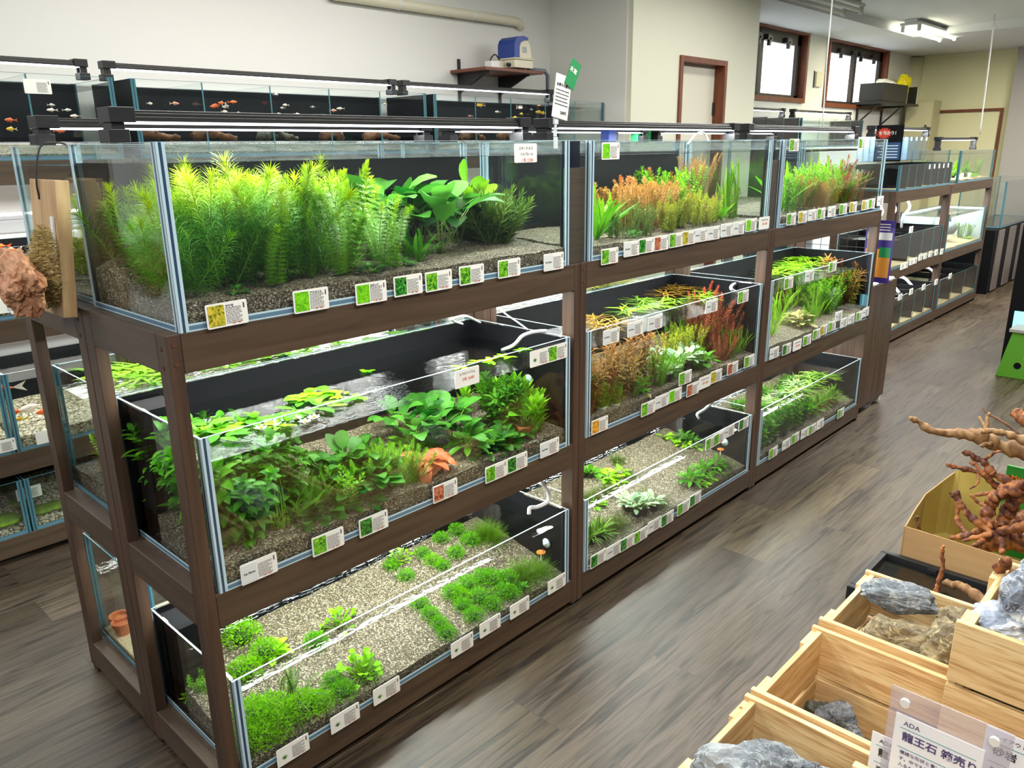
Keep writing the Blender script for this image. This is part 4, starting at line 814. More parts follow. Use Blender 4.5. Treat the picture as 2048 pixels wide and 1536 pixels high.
m_rdark = rockmat('dark_stone', (44, 44, 40), (76, 76, 66), (110, 108, 92), 16)
m_rwhite = rockmat('blue_white_stone', (70, 80, 100), (150, 160, 176), (226, 224, 216), 13, (240, 238, 232))
m_drift = mat('driftwood', (118, 78, 46), .75, c2=(72, 42, 26), scale=14, bump=.6, dist=1.)
m_driftr = mat('red_driftwood', (172, 108, 60), .65, c2=(88, 44, 28), scale=16, stretch=(1, 1, 1), bump=.7, dist=1.6, lo=.38, hi=.6)
m_driftp = mat('pale_driftwood', (168, 132, 86), .7, c2=(116, 78, 46), scale=16, bump=.7, dist=1.6)
def catmull(p, k=5):
    p = [V3(q) for q in p]; p = [p[0]*2-p[1]]+p+[p[-1]*2-p[-2]]; out = []
    for i in range(1, len(p)-2):
        for j in range(k):
            t = j/k; a, b, c, d = p[i-1:i+3]
            out.append(.5*((2*b)+(c-a)*t+(2*a-5*b+4*c-d)*t*t+(3*b-a-3*c+d)*t**3))
    out.append(p[-2]); return out
def branch(b, pts, r0, r1, n=8, k=5, knob=.3, seed=0):
    q = catmull(pts, k); m_ = len(q); rad = [(r0+(r1-r0)*i/(m_-1))*(1+knob*noise.noise((i*3.2/k, seed*2.3, 0))) for i in range(m_)]
    q = [p+V3((noise.noise((i*3/k, seed, 1)), noise.noise((i*3/k, seed, 5)), noise.noise((i*3/k, seed, 9))))*r0*.5 for i, p in enumerate(q)]
    o = len(b.v); b.tube(q, rad, n)
    for i in range(o, len(b.v)):
        v = V3(b.v[i]); f = noise.noise(v*45)*.5*r0+noise.noise(v*150)*.15*r0; b.v[i] = tuple(v+V3((f, f*.6, -f)))
FISHM = {k: mat('fish_'+k, c, .35) for k, c in dict(orange=(226, 96, 30), white=(232, 214, 196), yellow=(236, 186, 40), silver=(170, 170, 160), pink=(214, 130, 112)).items()}
_fish = {}
def fish(x, y, z, L, c, c2, rz, desc, place, tail=1.):
    key = (c, c2, tail)
    if key not in _fish:
        b = MB(); prof = [(.0, .02), (.1, .09), (.25, .15), (.45, .17), (.65, .12), (.8, .06), (.9, .035)]; vs = []; n = 10
        for (u, r) in prof:
            for j in range(n): t = 6.283*j/n; vs.append((u-.5, r*.5*math.cos(t), r*math.sin(t)))
        b.add(vs, [(i*n+j, i*n+(j+1) % n, (i+1)*n+(j+1) % n, (i+1)*n+j) for i in range(len(prof)-1) for j in range(n)]+[tuple(range(n))[::-1]])
        f = MB(); f.add([(.38, 0, 0), (.62*tail+.1, .004, .17*tail), (.55*tail+.02, 0, 0), (.62*tail+.1, -.004, -.17*tail), (.38, .003, 0)], [(0, 1, 2), (0, 2, 3), (4, 2, 1), (4, 3, 2)])
        d = MB(); d.add([(-.1, 0, .15), (.05, .003, .27), (.25, 0, .1), (-.05, .002, -.14), (.08, 0, -.24), (.15, 0, -.12)], [(0, 1, 2), (3, 4, 5)])
        _fish[key] = (b.mesh('fish_body', FISHM[c], True), f.mesh('tail_fin', FISHM[c2]), d.mesh('fins', FISHM[c2]))
    t = empty('fish', (x, y, z), 'fish', desc, place, rz, L)
    for nm, me in zip(('body', 'tail_fin', 'fins'), _fish[key]): ob(nm, me, t)
    return t
# ---------------------------------------------------------------- tanks of the wall racks
wplace = 'on the wall rack'
def walltank(x0, x1, z, H, D, desc, cells=(), wz=.035, g=(.03, .1), gm=None, film=True, y0=1.822, leftb=True):
    TN[desc] = desc
    t = tank(x0, y0, z, x1-x0, D, H, desc, back=film, g=6, wz=z+H-wz, grav=(.015, .06) if z > 1.4 else g, gm=gm or (m_gravelg if z > 1.4 else m_gravelw), cells=cells, edge=m_edged, gdesc='pale gravel slope')
    if leftb: ob('side_film', MB().box(-.0025, .004, .002, -.0008, D-.004, H-.001).mesh('side_film', m_black), t)
    return t
walltank(-.52, .686, 1.511, .30, .40, 'left wall-rack top tank', cells=(.905,))
walltank(.754, 2.267, 1.511, .30, .40, 'middle wall-rack top tank', cells=(.289, .604, .913, 1.212))
walltank(2.322, 3.806, 1.511, .30, .40, 'right wall-rack top tank', cells=(.306, .593, .899, 1.183))
walltank(-.52, .69, .945, .262, .40, 'left wall-rack third-tier tank', cells=(.5,), g=(.03, .05))
walltank(.76, 2.0, .945, .262, .40, 'middle wall-rack third-tier tank', g=(.03, .05))
walltank(2.35, 3.75, .945, .262, .40, 'right wall-rack third-tier tank', g=(.03, .05))
walltank(-.52, .118, .434, .31, .40, 'left wall-rack second-tier tank', g=(.06, .12), leftb=False)
walltank(.126, 1.3, .434, .31, .40, 'goldfish tank on the wall-rack second tier', g=(.05, .1), leftb=False)
walltank(1.34, 2.25, .434, .31, .40, 'middle wall-rack second-tier tank', g=(.05, .1))
walltank(2.33, 3.75, .434, .31, .40, 'right wall-rack second-tier tank', g=(.05, .1))
walltank(-.52, .118, .10, .22, .40, 'left wall-rack bottom tank', g=(.03, .09), leftb=False)
walltank(.126, 1.3, .10, .22, .40, 'near wall-rack bottom tank', g=(.03, .09), leftb=False)
walltank(1.34, 3.75, .10, .22, .40, 'long wall-rack bottom tank', g=(.03, .06))
# mossy patches lying on the pale gravel of the lowest tier
m_alg = mat('green_algae', (106, 134, 20), .8, c2=(72, 104, 16), scale=40, bump=.5)
for (px, py, s) in ((70, 985, 1.1), (30, 1000, .8), (20, 1050, 1.2), (90, 1018, .9), (120, 1010, .9)):
    p = U(px, py, z=.17); b = MB(); b.lathe([(.055, 0), (.05, .008), (.03, .014), (.001, .017)], n=14); me = b.mesh('algae_mat', m_alg, True)
    o = ob('algae_mat', me, None, (min(max(p.x, -.4), .6), min(max(p.y, 1.88), 2.13), .155), 0, s); reg(o, 'algae', 'green algae mat on pale gravel', 'in the lowest wall-rack tank')
# light bars above the wall tanks
def wallbar(x0, x1, y, z, rim, desc, pw_): return led_bar(x0, x1, y, z, 0, desc, pw_, True, rim, .045)
wallbar(-.6, .668, 2.02, 1.862, 1.812, 'dark LED bar over the left wall-rack tank', 5)
wallbar(.725, 2.216, 2.02, 1.862, 1.812, 'dark LED bar over the middle wall-rack tank', 5)
wallbar(2.257, 3.5, 2.02, 1.862, 1.812, 'dark LED bar over the right wall-rack tank', 5)
m_hood = mat('white_lamp_hood', (238, 238, 240), .4)
for (x0, x1, z) in ((-.5, .75, .80), (.85, 2.2, .80), (-.5, .7, 1.25), (.8, 2.2, 1.25), (2.35, 3.7, 1.25), (2.35, 3.7, .8)):
    t = empty('lamp_hood', ((x0+x1)/2, 1.99, z), 'lamp hood', 'long white lamp hood on the %s tier' % ('third' if z > 1 else 'second'), 'of the wall rack'); h = (x1-x0)/2
    b = MB(); b.box(-h, -.11, 0, h, .11, .05); b.box(-h+.02, -.09, .05, h-.02, .09, .065); ob('cover', b.mesh('cover', m_hood), t, bevel=.006)
    b = MB(); [b.box(s*h*.9-.01, -.1, -.0595 if z < 1 else -.0425, s*h*.9+.01, .1, 0) for s in (-1, 1)]; ob('stand', b.mesh('stand', m_hood), t)
    area('hood_light', (0, 0, -.008), h*1.8, .16, 6, (1, 1, 1), parent=t); area('shelf_light', (0, .02, .105), h*1.8, .1, 11, (1, 1, 1), parent=t)  # the upper light is added only to whiten the hood top
for i, (x, z) in enumerate(((1.15, 1.53), (1.46, 1.53), (1.78, 1.53), (2.08, 1.53), (2.5, 1.53), (2.75, 1.53), (3.05, 1.53), (3.35, 1.53), (.88, 1.53), (.2, 1.53), (.05, .98), (.4, 1.0))):
    b = MB(); s = random.Random(i)
    for k in range(3): branch(b, [(-.09, s.uniform(-.02, .02), s.uniform(-.01, .01)), (-.03, s.uniform(-.03, .03), .02+.015*k), (.03, s.uniform(-.03, .03), .01), (.1, s.uniform(-.03, .03), 0)], .022, .008, 8, 4, .5, i+k)
    o = ob('driftwood', b.mesh('driftwood', (m_drift, m_rdark, m_drift)[i % 3], True), None, (x, 1.97, z+.06), s.uniform(-.4, .4)); reg(o, 'driftwood', 'dark driftwood lump on pale gravel', 'in the %s wall-rack tank' % ('top' if z > 1.4 else 'third-tier'))
rf = random.Random(11)
for (px, py, c, c2, L) in ((427, 213, 'orange', 'orange', .035), (431, 210, 'orange', 'orange', .03), (443, 206, 'orange', 'white', .035), (466, 204, 'orange', 'orange', .035), (450, 214, 'white', 'white', .03), (477, 226, 'pink', 'white', .03), (449, 223, 'white', 'silver', .03), (452, 212, 'silver', 'silver', .03), (557, 228, 'white', 'silver', .03), (571, 210, 'white', 'white', .03), (565, 216, 'silver', 'silver', .028), (594, 228, 'white', 'white', .028), (610, 232, 'yellow', 'white', .03), (667, 221, 'pink', 'white', .035), (680, 217, 'white', 'silver', .035), (625, 214, 'silver', 'silver', .03), (552, 190, 'silver', 'silver', .04), (770, 208, 'white', 'white', .035),
        (1030, 235, 'yellow', 'yellow', .04), (1043, 228, 'yellow', 'yellow', .045), (1034, 245, 'yellow', 'yellow', .035), (1040, 216, 'white', 'white', .04), (1078, 224, 'yellow', 'yellow', .05), (1086, 226, 'yellow', 'yellow', .05), (1063, 219, 'silver', 'silver', .035), (1079, 212, 'yellow', 'orange', .035), (961, 211, 'yellow', 'silver', .05), (995, 224, 'silver', 'silver', .04), (1158, 216, 'pink', 'pink', .035), (1185, 212, 'pink', 'pink', .04), (940, 232, 'pink', 'silver', .03), (815, 240, 'silver', 'silver', .04),
        (120, 262, 'orange', 'orange', .04), (150, 232, 'white', 'silver', .035), (103, 220, 'white', 'white', .035), (135, 220, 'silver', 'silver', .03), (103, 210, 'silver', 'silver', .03), (20, 240, 'orange', 'orange', .04), (22, 258, 'yellow', 'white', .04), (350, 207, 'pink', 'white', .035), (300, 207, 'white', 'silver', .03)):
    v = rf.uniform(.08, .22); p = U(px, py, y=1.822+v); fish(p.x, p.y, p.z, L, c, c2, rf.uniform(-.5, .5)+(3.14 if rf.random() < .4 else 0), 'tiny %s fish' % {'orange': 'orange', 'yellow': 'yellow', 'white': 'white', 'silver': 'silvery', 'pink': 'pinkish'}[c], 'in a top wall-rack tank')
for (px, py, c, c2, L, d) in ((62, 815, 'white', 'white', .09, 'white and orange fantail goldfish over the gravel'), (28, 824, 'orange', 'white', .07, 'orange goldfish head-down over the gravel'), (72, 856, 'orange', 'orange', .085, 'orange fantail goldfish beside the white card'), (92, 822, 'orange', 'orange', .075, 'orange goldfish by the dark wooden post'), (3, 778, 'orange', 'white', .09, 'red goldfish at the left edge of the photo'), (38, 838, 'yellow', 'yellow', .04, 'small yellow goldfish just above the gravel'),
        (22, 500, 'orange', 'white', .05, 'orange and white fish in the third-tier wall tank'), (2, 492, 'orange', 'orange', .04, 'orange fish at the left edge of the third-tier tank')):
    p = U(px, py, y=1.94); o = fish(p.x, p.y, p.z, L, c, c2, rf.uniform(-.6, .6), d, '', 1.35)
for (px, py, tk) in ((15, 612, 'x'), (47, 612, 'x'), (97, 872, 'y'), (5, 893, 'y'), (75, 173, 'z')):
    p = U(px, py, y=1.8206); t = empty('plant_label_card', p, 'card', 'white text card', 'on the wall rack tanks'); ob('card', K_back, t); ob('text_lines', K_txt[0], t); ob('corner_mark', K_mark, t)
p = U(58, 985, y=1.9); t = empty('label_stand', p, 'card', 'white No Photo card on a clear stand in the lowest wall tank'); ob('card', K_back, t); g_ = ob('grey_panel', K_grey, t); ob('no_photo_text', K_np, g_); ob('text_lines', K_txt[1], t); ob('stand', MB().box(-.008, -.001, -.085, .008, .001, -.02).mesh('stand', glassmat('clear_plastic', (.85, .88, .9))), t)
# ---------------------------------------------------------------- foreground: crates, stones, driftwood
def pinemat(name, st):
    mt, t, n, l, b, o = nt(name); tc = n.new('ShaderNodeTexCoord'); oi = n.new('ShaderNodeObjectInfo'); mp = n.new('ShaderNodeMapping'); mp.inputs['Scale'].default_value = st
    ad = n.new('ShaderNodeVectorMath'); ad.operation = 'ADD'; ml = n.new('ShaderNodeMath'); ml.operation = 'MULTIPLY'; ml.inputs[1].default_value = 9.
    l.new(oi.outputs['Random'], ml.inputs[0]); l.new(tc.outputs['Object'], mp.inputs[0]); l.new(mp.outputs[0], ad.inputs[0]); l.new(ml.outputs[0], ad.inputs[1])
    no = n.new('ShaderNodeTexNoise'); no.inputs['Scale'].default_value = 7; no.inputs['Detail'].default_value = 6; no.inputs['Distortion'].default_value = .7; l.new(ad.outputs[0], no.inputs[0])
    r = ramp(n, l, no.outputs[0], [(.25, (186, 140, 92)), (.42, (216, 178, 124)), (.55, (230, 198, 144)), (.75, (238, 214, 166))])
    n2 = n.new('ShaderNodeTexNoise'); n2.inputs['Scale'].default_value = 26; n2.inputs['Detail'].default_value = 2; l.new(ad.outputs[0], n2.inputs[0])
    r2 = ramp(n, l, n2.outputs[0], [(.25, (205, 180, 150)), (.5, (255, 255, 255))]); mx = n.new('ShaderNodeMix'); mx.data_type = 'RGBA'; mx.blend_type = 'MULTIPLY'; mx.inputs[0].default_value = .8
    l.new(r.outputs[0], mx.inputs[6]); l.new(r2.outputs[0], mx.inputs[7])
    n3 = n.new('ShaderNodeTexVoronoi'); n3.inputs['Scale'].default_value = 1.6; l.new(ad.outputs[0], n3.inputs[0])
    r3 = ramp(n, l, n3.outputs['Distance'], [(.035, (86, 44, 24)), (.075, (200, 160, 120)), (.11, (255, 255, 255))]); m2 = n.new('ShaderNodeMix'); m2.data_type = 'RGBA'; m2.blend_type = 'MULTIPLY'; m2.inputs[0].default_value = 1
    l.new(mx.outputs[2], m2.inputs[6]); l.new(r3.outputs[0], m2.inputs[7]); l.new(m2.outputs[2], b.inputs['Base Color']); b.inputs['Roughness'].default_value = .65
    bp = n.new('ShaderNodeBump'); bp.inputs['Strength'].default_value = .2; bp.inputs['Distance'].default_value = .002; l.new(no.outputs[0], bp.inputs['Height']); l.new(bp.outputs[0], b.inputs['Normal']); return mt
m_px, m_py, m_pz = pinemat('pine_along', (.5, 8, 8)), pinemat('pine_across', (8, .5, 8)), pinemat('pine_upright', (8, 8, .5))
def crate(x0, x1, y0, z0, desc, L=.62, H=.3, boards=2):
    "y0 is the end nearest the aquarium racks; the crate runs towards -y"
    t = empty('wooden_crate', (x0, y0, z0), 'crate', desc); W = x1-x0; th = .014; t.location.z += .0004
    gap = .012; bh = (H-.012-gap*(boards-1))/boards
    for k in range(boards):
        z = .012+k*(bh+gap)
        for x in (0, W-th): ob('side_board', MB().box(x, -L, z, x+th, 0, z+bh).mesh('side_board', m_py), t, bevel=.0015)
        for y in (-.015-th, -L+.015): ob('end_board', MB().box(th+.0004, y, z+.001, W-th-.0004, y+th, z+bh-.001 if k < boards-1 else H-.006).mesh('end_board', m_px), t, bevel=.0015)
    for x in (th+.002, W-th-.072):
        for y, s in ((-.0146, 1), (-L+.0004, 1)): ob('batten', MB().box(x, y, 0, x+.07, y+.0142, H-.012).mesh('batten', m_pz), t, bevel=.0012)
    n = 3
    for k in range(n):
        w_ = (W-2*th-.004-(n-1)*.012)/n; xx = th+.002+k*(w_+.012); ob('bottom_board', MB().box(xx, -L+.03, .002, xx+w_, -.03, .0115).mesh('bottom_board', m_py), t)
    b = MB()
    for x in (.03, .06, W-.04, W-.065):
        for z in (H-.05, .06): b.lathe([(.0025, 0), (.0025, .0006)], (x, 0, 0), 6)
    return t
crate(1.298, 1.648, -.828, 0, 'pale pine crate full of large grey-brown stones')
crate(.905, 1.262, -.83, 0, 'nearly empty pine crate with dark stones at the bottom')
crate(.54, .888, -.83, 0, 'pine crate holding one big pale blue-grey stone')
crate(.17, .52, -.83, 0, 'pine crate at the bottom edge carrying another crate')
crate(1.0, 1.345, -1.205, .302, 'raised pine crate with a blue-white stone on top')
crate(.14, .483, -1.20, .302, 'raised pine crate behind the stone price signs', boards=2)
def rock(loc, size, seed, mt, desc, rz=0., rx=0., ry=0., rough=.28, sub=5):
    o = ob('stone', rockmesh(seed, size, rough, sub, mt), None, loc, rz); o.rotation_euler = (rx, ry, rz); reg(o, 'stone', desc); return o
rock((1.50, -.975, .33), (.05, .13, .045), 3, m_rblue, 'long blue-grey stone topmost in the full pine crate', .28, ry=.1)
rock((1.38, -1.0, .262), (.075, .13, .09), 8, m_rbrown, 'large sandy brown stone at the crate front', .1)
rock((1.385, -1.135, .28), (.075, .085, .1), 15, m_rbrown, 'pitted brown stone beside the raised crate', -.3)
rock((1.545, -1.115, .255), (.07, .1, .08), 21, m_rbrown, 'olive brown stone behind the pitted one', .4)
rock((1.49, -1.0, .12), (.11, .16, .11), 31, m_rdark, 'dark stone underneath the other stones in the full crate')
rock((1.19, -.905, .085), (.045, .05, .055), 5, m_rdark, 'small dark stone at the corner of the nearly empty crate')
rock((1.16, -.96, .11), (.055, .065, .065), 9, m_rblue, 'jagged grey-green stone in the nearly empty crate', .5, rough=.45)
rock((1.13, -1.05, .09), (.05, .07, .05), 12, m_rdark, 'flat dark stone in the nearly empty crate')
rock((1.0, -1.15, .05), (.05, .06, .04), 14, m_rblue, 'grey stone half hidden behind the signs')
rock((.665, -1.01, .29), (.1, .175, .11), 27, m_rblue, 'big pale blue-grey stone in the nearest pine crate', .7, rx=.05, rough=.34)
rock((.7, -1.0, .1), (.12, .15, .105), 29, m_rdark, 'dark stone beneath the big pale stone')
rock((1.13, -1.315, .66), (.062, .062, .115), 17, m_rwhite, 'tall blue and white stone standing on the raised crate', .6, rough=.42)
rock((1.11, -1.30, .583), (.075, .085, .035), 41, m_rwhite, 'white chunky stone under the tall blue one', .2, rough=.4)
rock((1.16, -1.33, .44), (.11, .1, .12), 43, m_rdark, 'dark stone inside the raised crate')
o = ob('driftwood', (lambda b: (branch(b, [(1.30, -1.215, .60), (1.27, -1.23, .63), (1.22, -1.235, .66)], .014, .008), b.mesh('driftwood', m_driftr, True))[1])(MB())); reg(o, 'driftwood', 'brown wood end poking up beside the tall blue stone')
# cardboard box
m_cb = mat('cardboard', (190, 152, 104), .8, c2=(180, 142, 96), scale=3, stretch=(1, 1, 12))
m_cbi = mat('cardboard_inside', (186, 164, 84), .8, c2=(172, 150, 76), scale=4)
t = empty('cardboard_box', (2.5, -1.0, 0), 'box', 'open brown cardboard box full of branching driftwood')
tp = [U(px, py, z=z) for px, py, z in ((1808, 1052, .165), (1811, 1050, .167), (1827, 1022, .18), (1850, 988, .2), (1884, 962, .235), (1910, 943, .27), (1921, 939, .285))]
fl = tp[0]; bl = tp[-1]
def sheet(pts, th=.004, inner=None):
    "a standing sheet of board: list of (x, y, ztop)"
    b = MB()
    for i in range(len(pts)-1):
        (xa, ya, za), (xb, yb, zb) = pts[i], pts[i+1]; d = V3((xb-xa, yb-ya, 0)).normalized(); n = V3((-d.y, d.x, 0))*th
        b.add([(xa, ya, .001), (xb, yb, .001), (xb, yb, zb), (xa, ya, za)], [(0, 1, 2, 3)], 0)
        b.add([(xa-n.x, ya-n.y, .001), (xb-n.x, yb-n.y, .001), (xb-n.x, yb-n.y, zb), (xa-n.x, ya-n.y, za)], [(3, 2, 1, 0)], 1)
        b.add([(xa, ya, za), (xb, yb, zb), (xb-n.x, yb-n.y, zb), (xa-n.x, ya-n.y, za)], [(0, 1, 2, 3)], 0)
    me = b.mesh('box_wall', [m_cb, m_cbi]); me.transform(Matrix.Translation((-2.5, 1.0, 0))); return me
ob('side_wall', sheet([(p.x, p.y, p.z) for p in tp]), t)
ob('back_wall', sheet([(bl.x, bl.y, bl.z), (bl.x+.02, -1.35, .285)]), t)
ob('front_wall', sheet([(fl.x, -1.35, .15), (fl.x, fl.y, fl.z)]), t)
ob('far_wall', sheet([(bl.x+.02, -1.35, .285), (fl.x, -1.35, .15)]), t)
ob('bottom', MB().box(fl.x+.005, -1.345, .0005, bl.x, bl.y-.03, .004).mesh('bottom', m_cbi), t) if False else None
b = MB(); b.add([(p.x-2.5, p.y+1, .003) for p in tp]+[(bl.x+.02-2.5, -.35, .003), (fl.x-2.5, -.35, .003)], [tuple(range(9))]); ob('bottom', b.mesh('bottom', m_cbi), t)
def wood(desc, brs, mt, rest=None):
    b = MB()
    for i, (pts, r0, r1) in enumerate(brs): branch(b, [U(px, py, x=x) for (px, py, x) in pts], r0, r1, 12, 10, .5, i+len(brs)*7)
    c = V3(b.v[0]); me = b.mesh('driftwood_branch', mt, True); me.transform(Matrix.Translation(-c)); o = ob('driftwood_branch', me, None, c); return reg(o, 'driftwood', desc)
wood('longest pale branch reaching out over the floor', [([(1819, 836, 2.42), (1836, 843, 2.44), (1860, 860, 2.46), (1895, 866, 2.5), (1930, 868, 2.52), (1965, 875, 2.55), (2000, 892, 2.58), (2060, 905, 2.6)], .0075, .03),
     ([(1965, 862, 2.5), (1990, 862, 2.5), (2020, 870, 2.52), (2060, 885, 2.54)], .009, .015), ([(1972, 866, 2.55), (1975, 835, 2.58), (1980, 825, 2.6)], .008, .005), ([(1958, 833, 2.6), (1968, 850, 2.58), (1974, 862, 2.55)], .004, .008), ([(1960, 893, 2.5), (1970, 888, 2.52), (1985, 888, 2.54)], .006, .009)], m_driftp)
wood('thin dark twig above the pale branch', [([(1964, 815, 2.7), (1978, 829, 2.68), (2000, 840, 2.66), (2022, 855, 2.64), (2036, 868, 2.62), (2060, 880, 2.62)], .003, .007)], m_drift)
wood('stubby reddish wood at the right photo edge', [([(2028, 825, 3.0), (2040, 832, 3.0), (2060, 845, 3.0)], .018, .03)], m_driftr)
wood('reddish branch pointing left above the box', [([(1893, 930, 2.42), (1915, 935, 2.44), (1940, 940, 2.46), (1965, 948, 2.48), (1985, 965, 2.5), (2003, 978, 2.52), (2020, 975, 2.52)], .007, .014), ([(1928, 902, 2.5), (1945, 912, 2.5), (1968, 925, 2.5), (1985, 945, 2.5), (2015, 962, 2.5), (2060, 980, 2.5)], .01, .016),
     ([(1972, 918, 2.48), (1990, 905, 2.46), (2004, 902, 2.45)], .006, .004), ([(1955, 948, 2.46), (1956, 965, 2.44), (1940, 978, 2.42)], .005, .003), ([(1940, 925, 2.48), (1952, 930, 2.48), (1965, 948, 2.48)], .006, .008)], m_driftr)
wood('gnarled brown root filling the cardboard box', [([(2048, 975, 2.46), (2015, 980, 2.46), (1990, 995, 2.45), (1975, 1025, 2.44), (1980, 1055, 2.43)], .026, .02), ([(1903, 988, 2.4), (1915, 1000, 2.4), (1930, 1022, 2.4), (1955, 1045, 2.4), (1985, 1068, 2.4)], .009, .014), ([(1985, 1068, 2.4), (2005, 1085, 2.38), (2002, 1108, 2.34)], .014, .009),
     ([(1985, 1068, 2.42), (2020, 1058, 2.42), (2060, 1050, 2.42)], .014, .016), ([(1900, 1075, 2.42), (1930, 1072, 2.42), (1960, 1060, 2.42), (1985, 1050, 2.42)], .008, .014), ([(1925, 1082, 2.38), (1950, 1075, 2.38), (1985, 1068, 2.38)], .006, .01), ([(1940, 990, 2.5), (1965, 1010, 2.5), (1990, 1020, 2.48)], .005, .01), ([(1950, 990, 2.5), (1985, 985, 2.5), (2010, 975, 2.5)], .006, .009), ([(1915, 980, 2.5), (1918, 1000, 2.5), (1915, 1040, 2.48), (1935, 1070, 2.45)], .007, .01),
     ([(1950, 1095, 2.36), (1965, 1080, 2.38), (1985, 1068, 2.4)], .01, .012), ([(2040, 975, 2.5), (2030, 1000, 2.5), (2010, 1030, 2.5), (2000, 1060, 2.46)], .03, .02)], m_driftr)
wood('mass of dark red wood in the box bottom', [([(1960, 1085, 2.5), (2000, 1080, 2.5), (2060, 1075, 2.5)], .03, .045), ([(1990, 1060, 2.58), (2030, 1050, 2.58), (2060, 1040, 2.6)], .03, .04)], m_driftr)
wood('small curled stick in the box corner', [([(1838, 1058, 2.36), (1836, 1045, 2.36), (1832, 1036, 2.36), (1838, 1034, 2.36)], .006, .005)], m_drift)
wood('upright tan stick standing in the black tray', [([(1868, 1232, 1.98), (1872, 1190, 1.98), (1878, 1165, 1.98), (1886, 1130, 1.98), (1884, 1100, 1.98), (1887, 1090, 1.98)], .011, .004)], m_driftr)
# green product box
m_gbox = mat('green_carton', (38, 140, 44), .5); m_brb = mat('brown_print', (120, 60, 22), .5); m_org = mat('orange_print', (240, 150, 40), .5); m_wp = mat('white_print', (236, 236, 228), .5)
def xface(me): me.transform(Matrix.Rotation(math.pi/2, 4, 'X')); me.transform(Matrix.Rotation(-math.pi/2, 4, 'Z')); return me
t = empty('green_carton', (2.655, -.97, .004), 'carton', 'green carton with orange lettering standing in the box'); ob('carton', MB().box(0, -.2, 0, .012, 0, .36).mesh('carton', m_gbox), t, bevel=.002)
for z in (.30, .15):
    ob('brown_band', MB().box(-.0006, -.1995, z-.022, 0, -.0005, z+.022).mesh('brown_band', m_brb), t)
    o = ob('lettering', xface(textmesh('lettering', 'Material\nMarket', .026, m_org)), t, (-.0012, -.062, z+.004))
ob('lettering', xface(textmesh('lettering', 'HAUT', .022, m_wp)), t, (-.0012, -.06, .095))
b = MB(); b.box(-.0008, -.1, .075, 0, -.025, .077); ob('underline', b.mesh('underline', m_wp), t)
# black tray
t = empty('black_mesh_lid', (1.94, -.68, .0005), 'tray', 'black framed glass lid lying on the floor'); L, D = .35, .62; b = MB()
for bb in ((0, -D, 0, .025, 0, .055), (L-.025, -D, 0, L, 0, .055), (.0255, -.025, 0, L-.0255, 0, .055), (.0255, -D, 0, L-.0255, -D+.025, .055)): b.box(*bb)
ob('frame', b.mesh('frame', m_blackm), t, bevel=.004)
ob('glass_sheet', MB().box(.0255, -D+.0255, .034, L-.0255, -.0255, .037).mesh('glass_sheet', m_glass), t); ob('bottom_sheet', MB().box(.0255, -D+.0255, .001, L-.0255, -.0255, .003).mesh('bottom_sheet', m_black), t)
for k in range(4): ob('vent_slot', MB().box(.06+.02*k, -.13, .0375, .066+.02*k, -.05, .039).mesh('vent_slot', m_alu), t)
for y in (-.2, -.42): ob('clip', MB().box(L-.04, y, .0375, L-.0256, y+.03, .05).mesh('clip', m_blackm), t)
b = MB(); branch(b, [(2.18, -.93, .055), (2.16, -.98, .075), (2.14, -1.03, .07), (2.1, -1.1, .055)], .012, .02, 10, 6, .4, 3); o = ob('driftwood', b.mesh('driftwood', m_driftp, True)); reg(o, 'driftwood', 'rounded pale wood piece resting on the black lid')
# signs
m_acr = mat('acrylic_painted_haze', (206, 200, 214), .15, alpha=.3); m_paper = mat('sign_paper', (244, 245, 248), .5); m_teal = mat('teal_rule', (40, 150, 150), .5); m_purp = mat('violet_ink', (84, 74, 120), .5); m_blk = mat('black_ink', (36, 36, 40), .5); m_sky = mat('pale_blue_panel', (206, 226, 244), .5)  # the acrylic's pale see-through tint paints in a hazy white reflection
def sign(desc, px, py, x, w_, h_, rows, ink, acr=None, tiltz=0., rot=0.):
    p = U(px, py, x=x); t = empty('price_sign', p, 'sign', desc); t.rotation_euler = (rot, 0, tiltz)
    ob('paper', MB().box(0, -w_, -h_, .0012, 0, 0).mesh('paper', m_paper), t, bevel=.0004)
    for (kind_, z, sz, txt) in rows:
        if kind_ == 'r': ob('teal_rule', MB().box(-.0004, -w_+.008, z-.0006, 0, -.008, z+.0003).mesh('teal_rule', m_teal), t)
        else:
            me = xface(textmesh('lettering', txt, sz, ink if kind_ != 'k' else m_blk, 'LEFT', bold=sz*.02 if sz > .012 else 0)); ob('lettering', me, t, (-.0006, -.012, z))
    if acr:
        a0, a1, b0, b1 = acr; a = ob('acrylic_plate', MB().box(.0016, a0, b0, .0046, a1, b1).mesh('acrylic_plate', m_acr), t, bevel=.0008)
        for y in (a1-.022, a0+.022): ob('stud', MB().tube([(-.004, y, b1-.02), (.0015, y, b1-.02)], .007, 16).mesh('stud', m_white, False), a)
    return t
sign('clear acrylic panel holding the white stone box-sale sheet', 1793, 1424, .497, .119, .2, [('t', -.013, .011, 'ADA'), ('r', -.022, 0, ''), ('t', -.036, .0165, '龍王石 箱売り'), ('r', -.056, 0, ''), ('t', -.064, .0072, '複雑な形状と青い地色が特徴'), ('t', -.075, .0072, 'す。中でも霜降りのような'), ('t', -.086, .0072, '入るものがあり、人気の石'), ('t', -.097, .0072, 'ので、ぜひお試しください'), ('r', -.118, 0, '')], m_purp, acr=(-.15, .012, -.19, .042))
sign('smaller white stone sheet tilted left of the acrylic panel', 1745, 1461, .506, .12, .17, [('k', -.012, .010, 'ADA'), ('r', -.021, 0, ''), ('k', -.033, .016, '龍王石'), ('r', -.052, 0, ''), ('k', -.062, .008, '複雑な形状と青い地色'), ('k', -.074, .008, 'す。中でも霜降り')], m_blk)
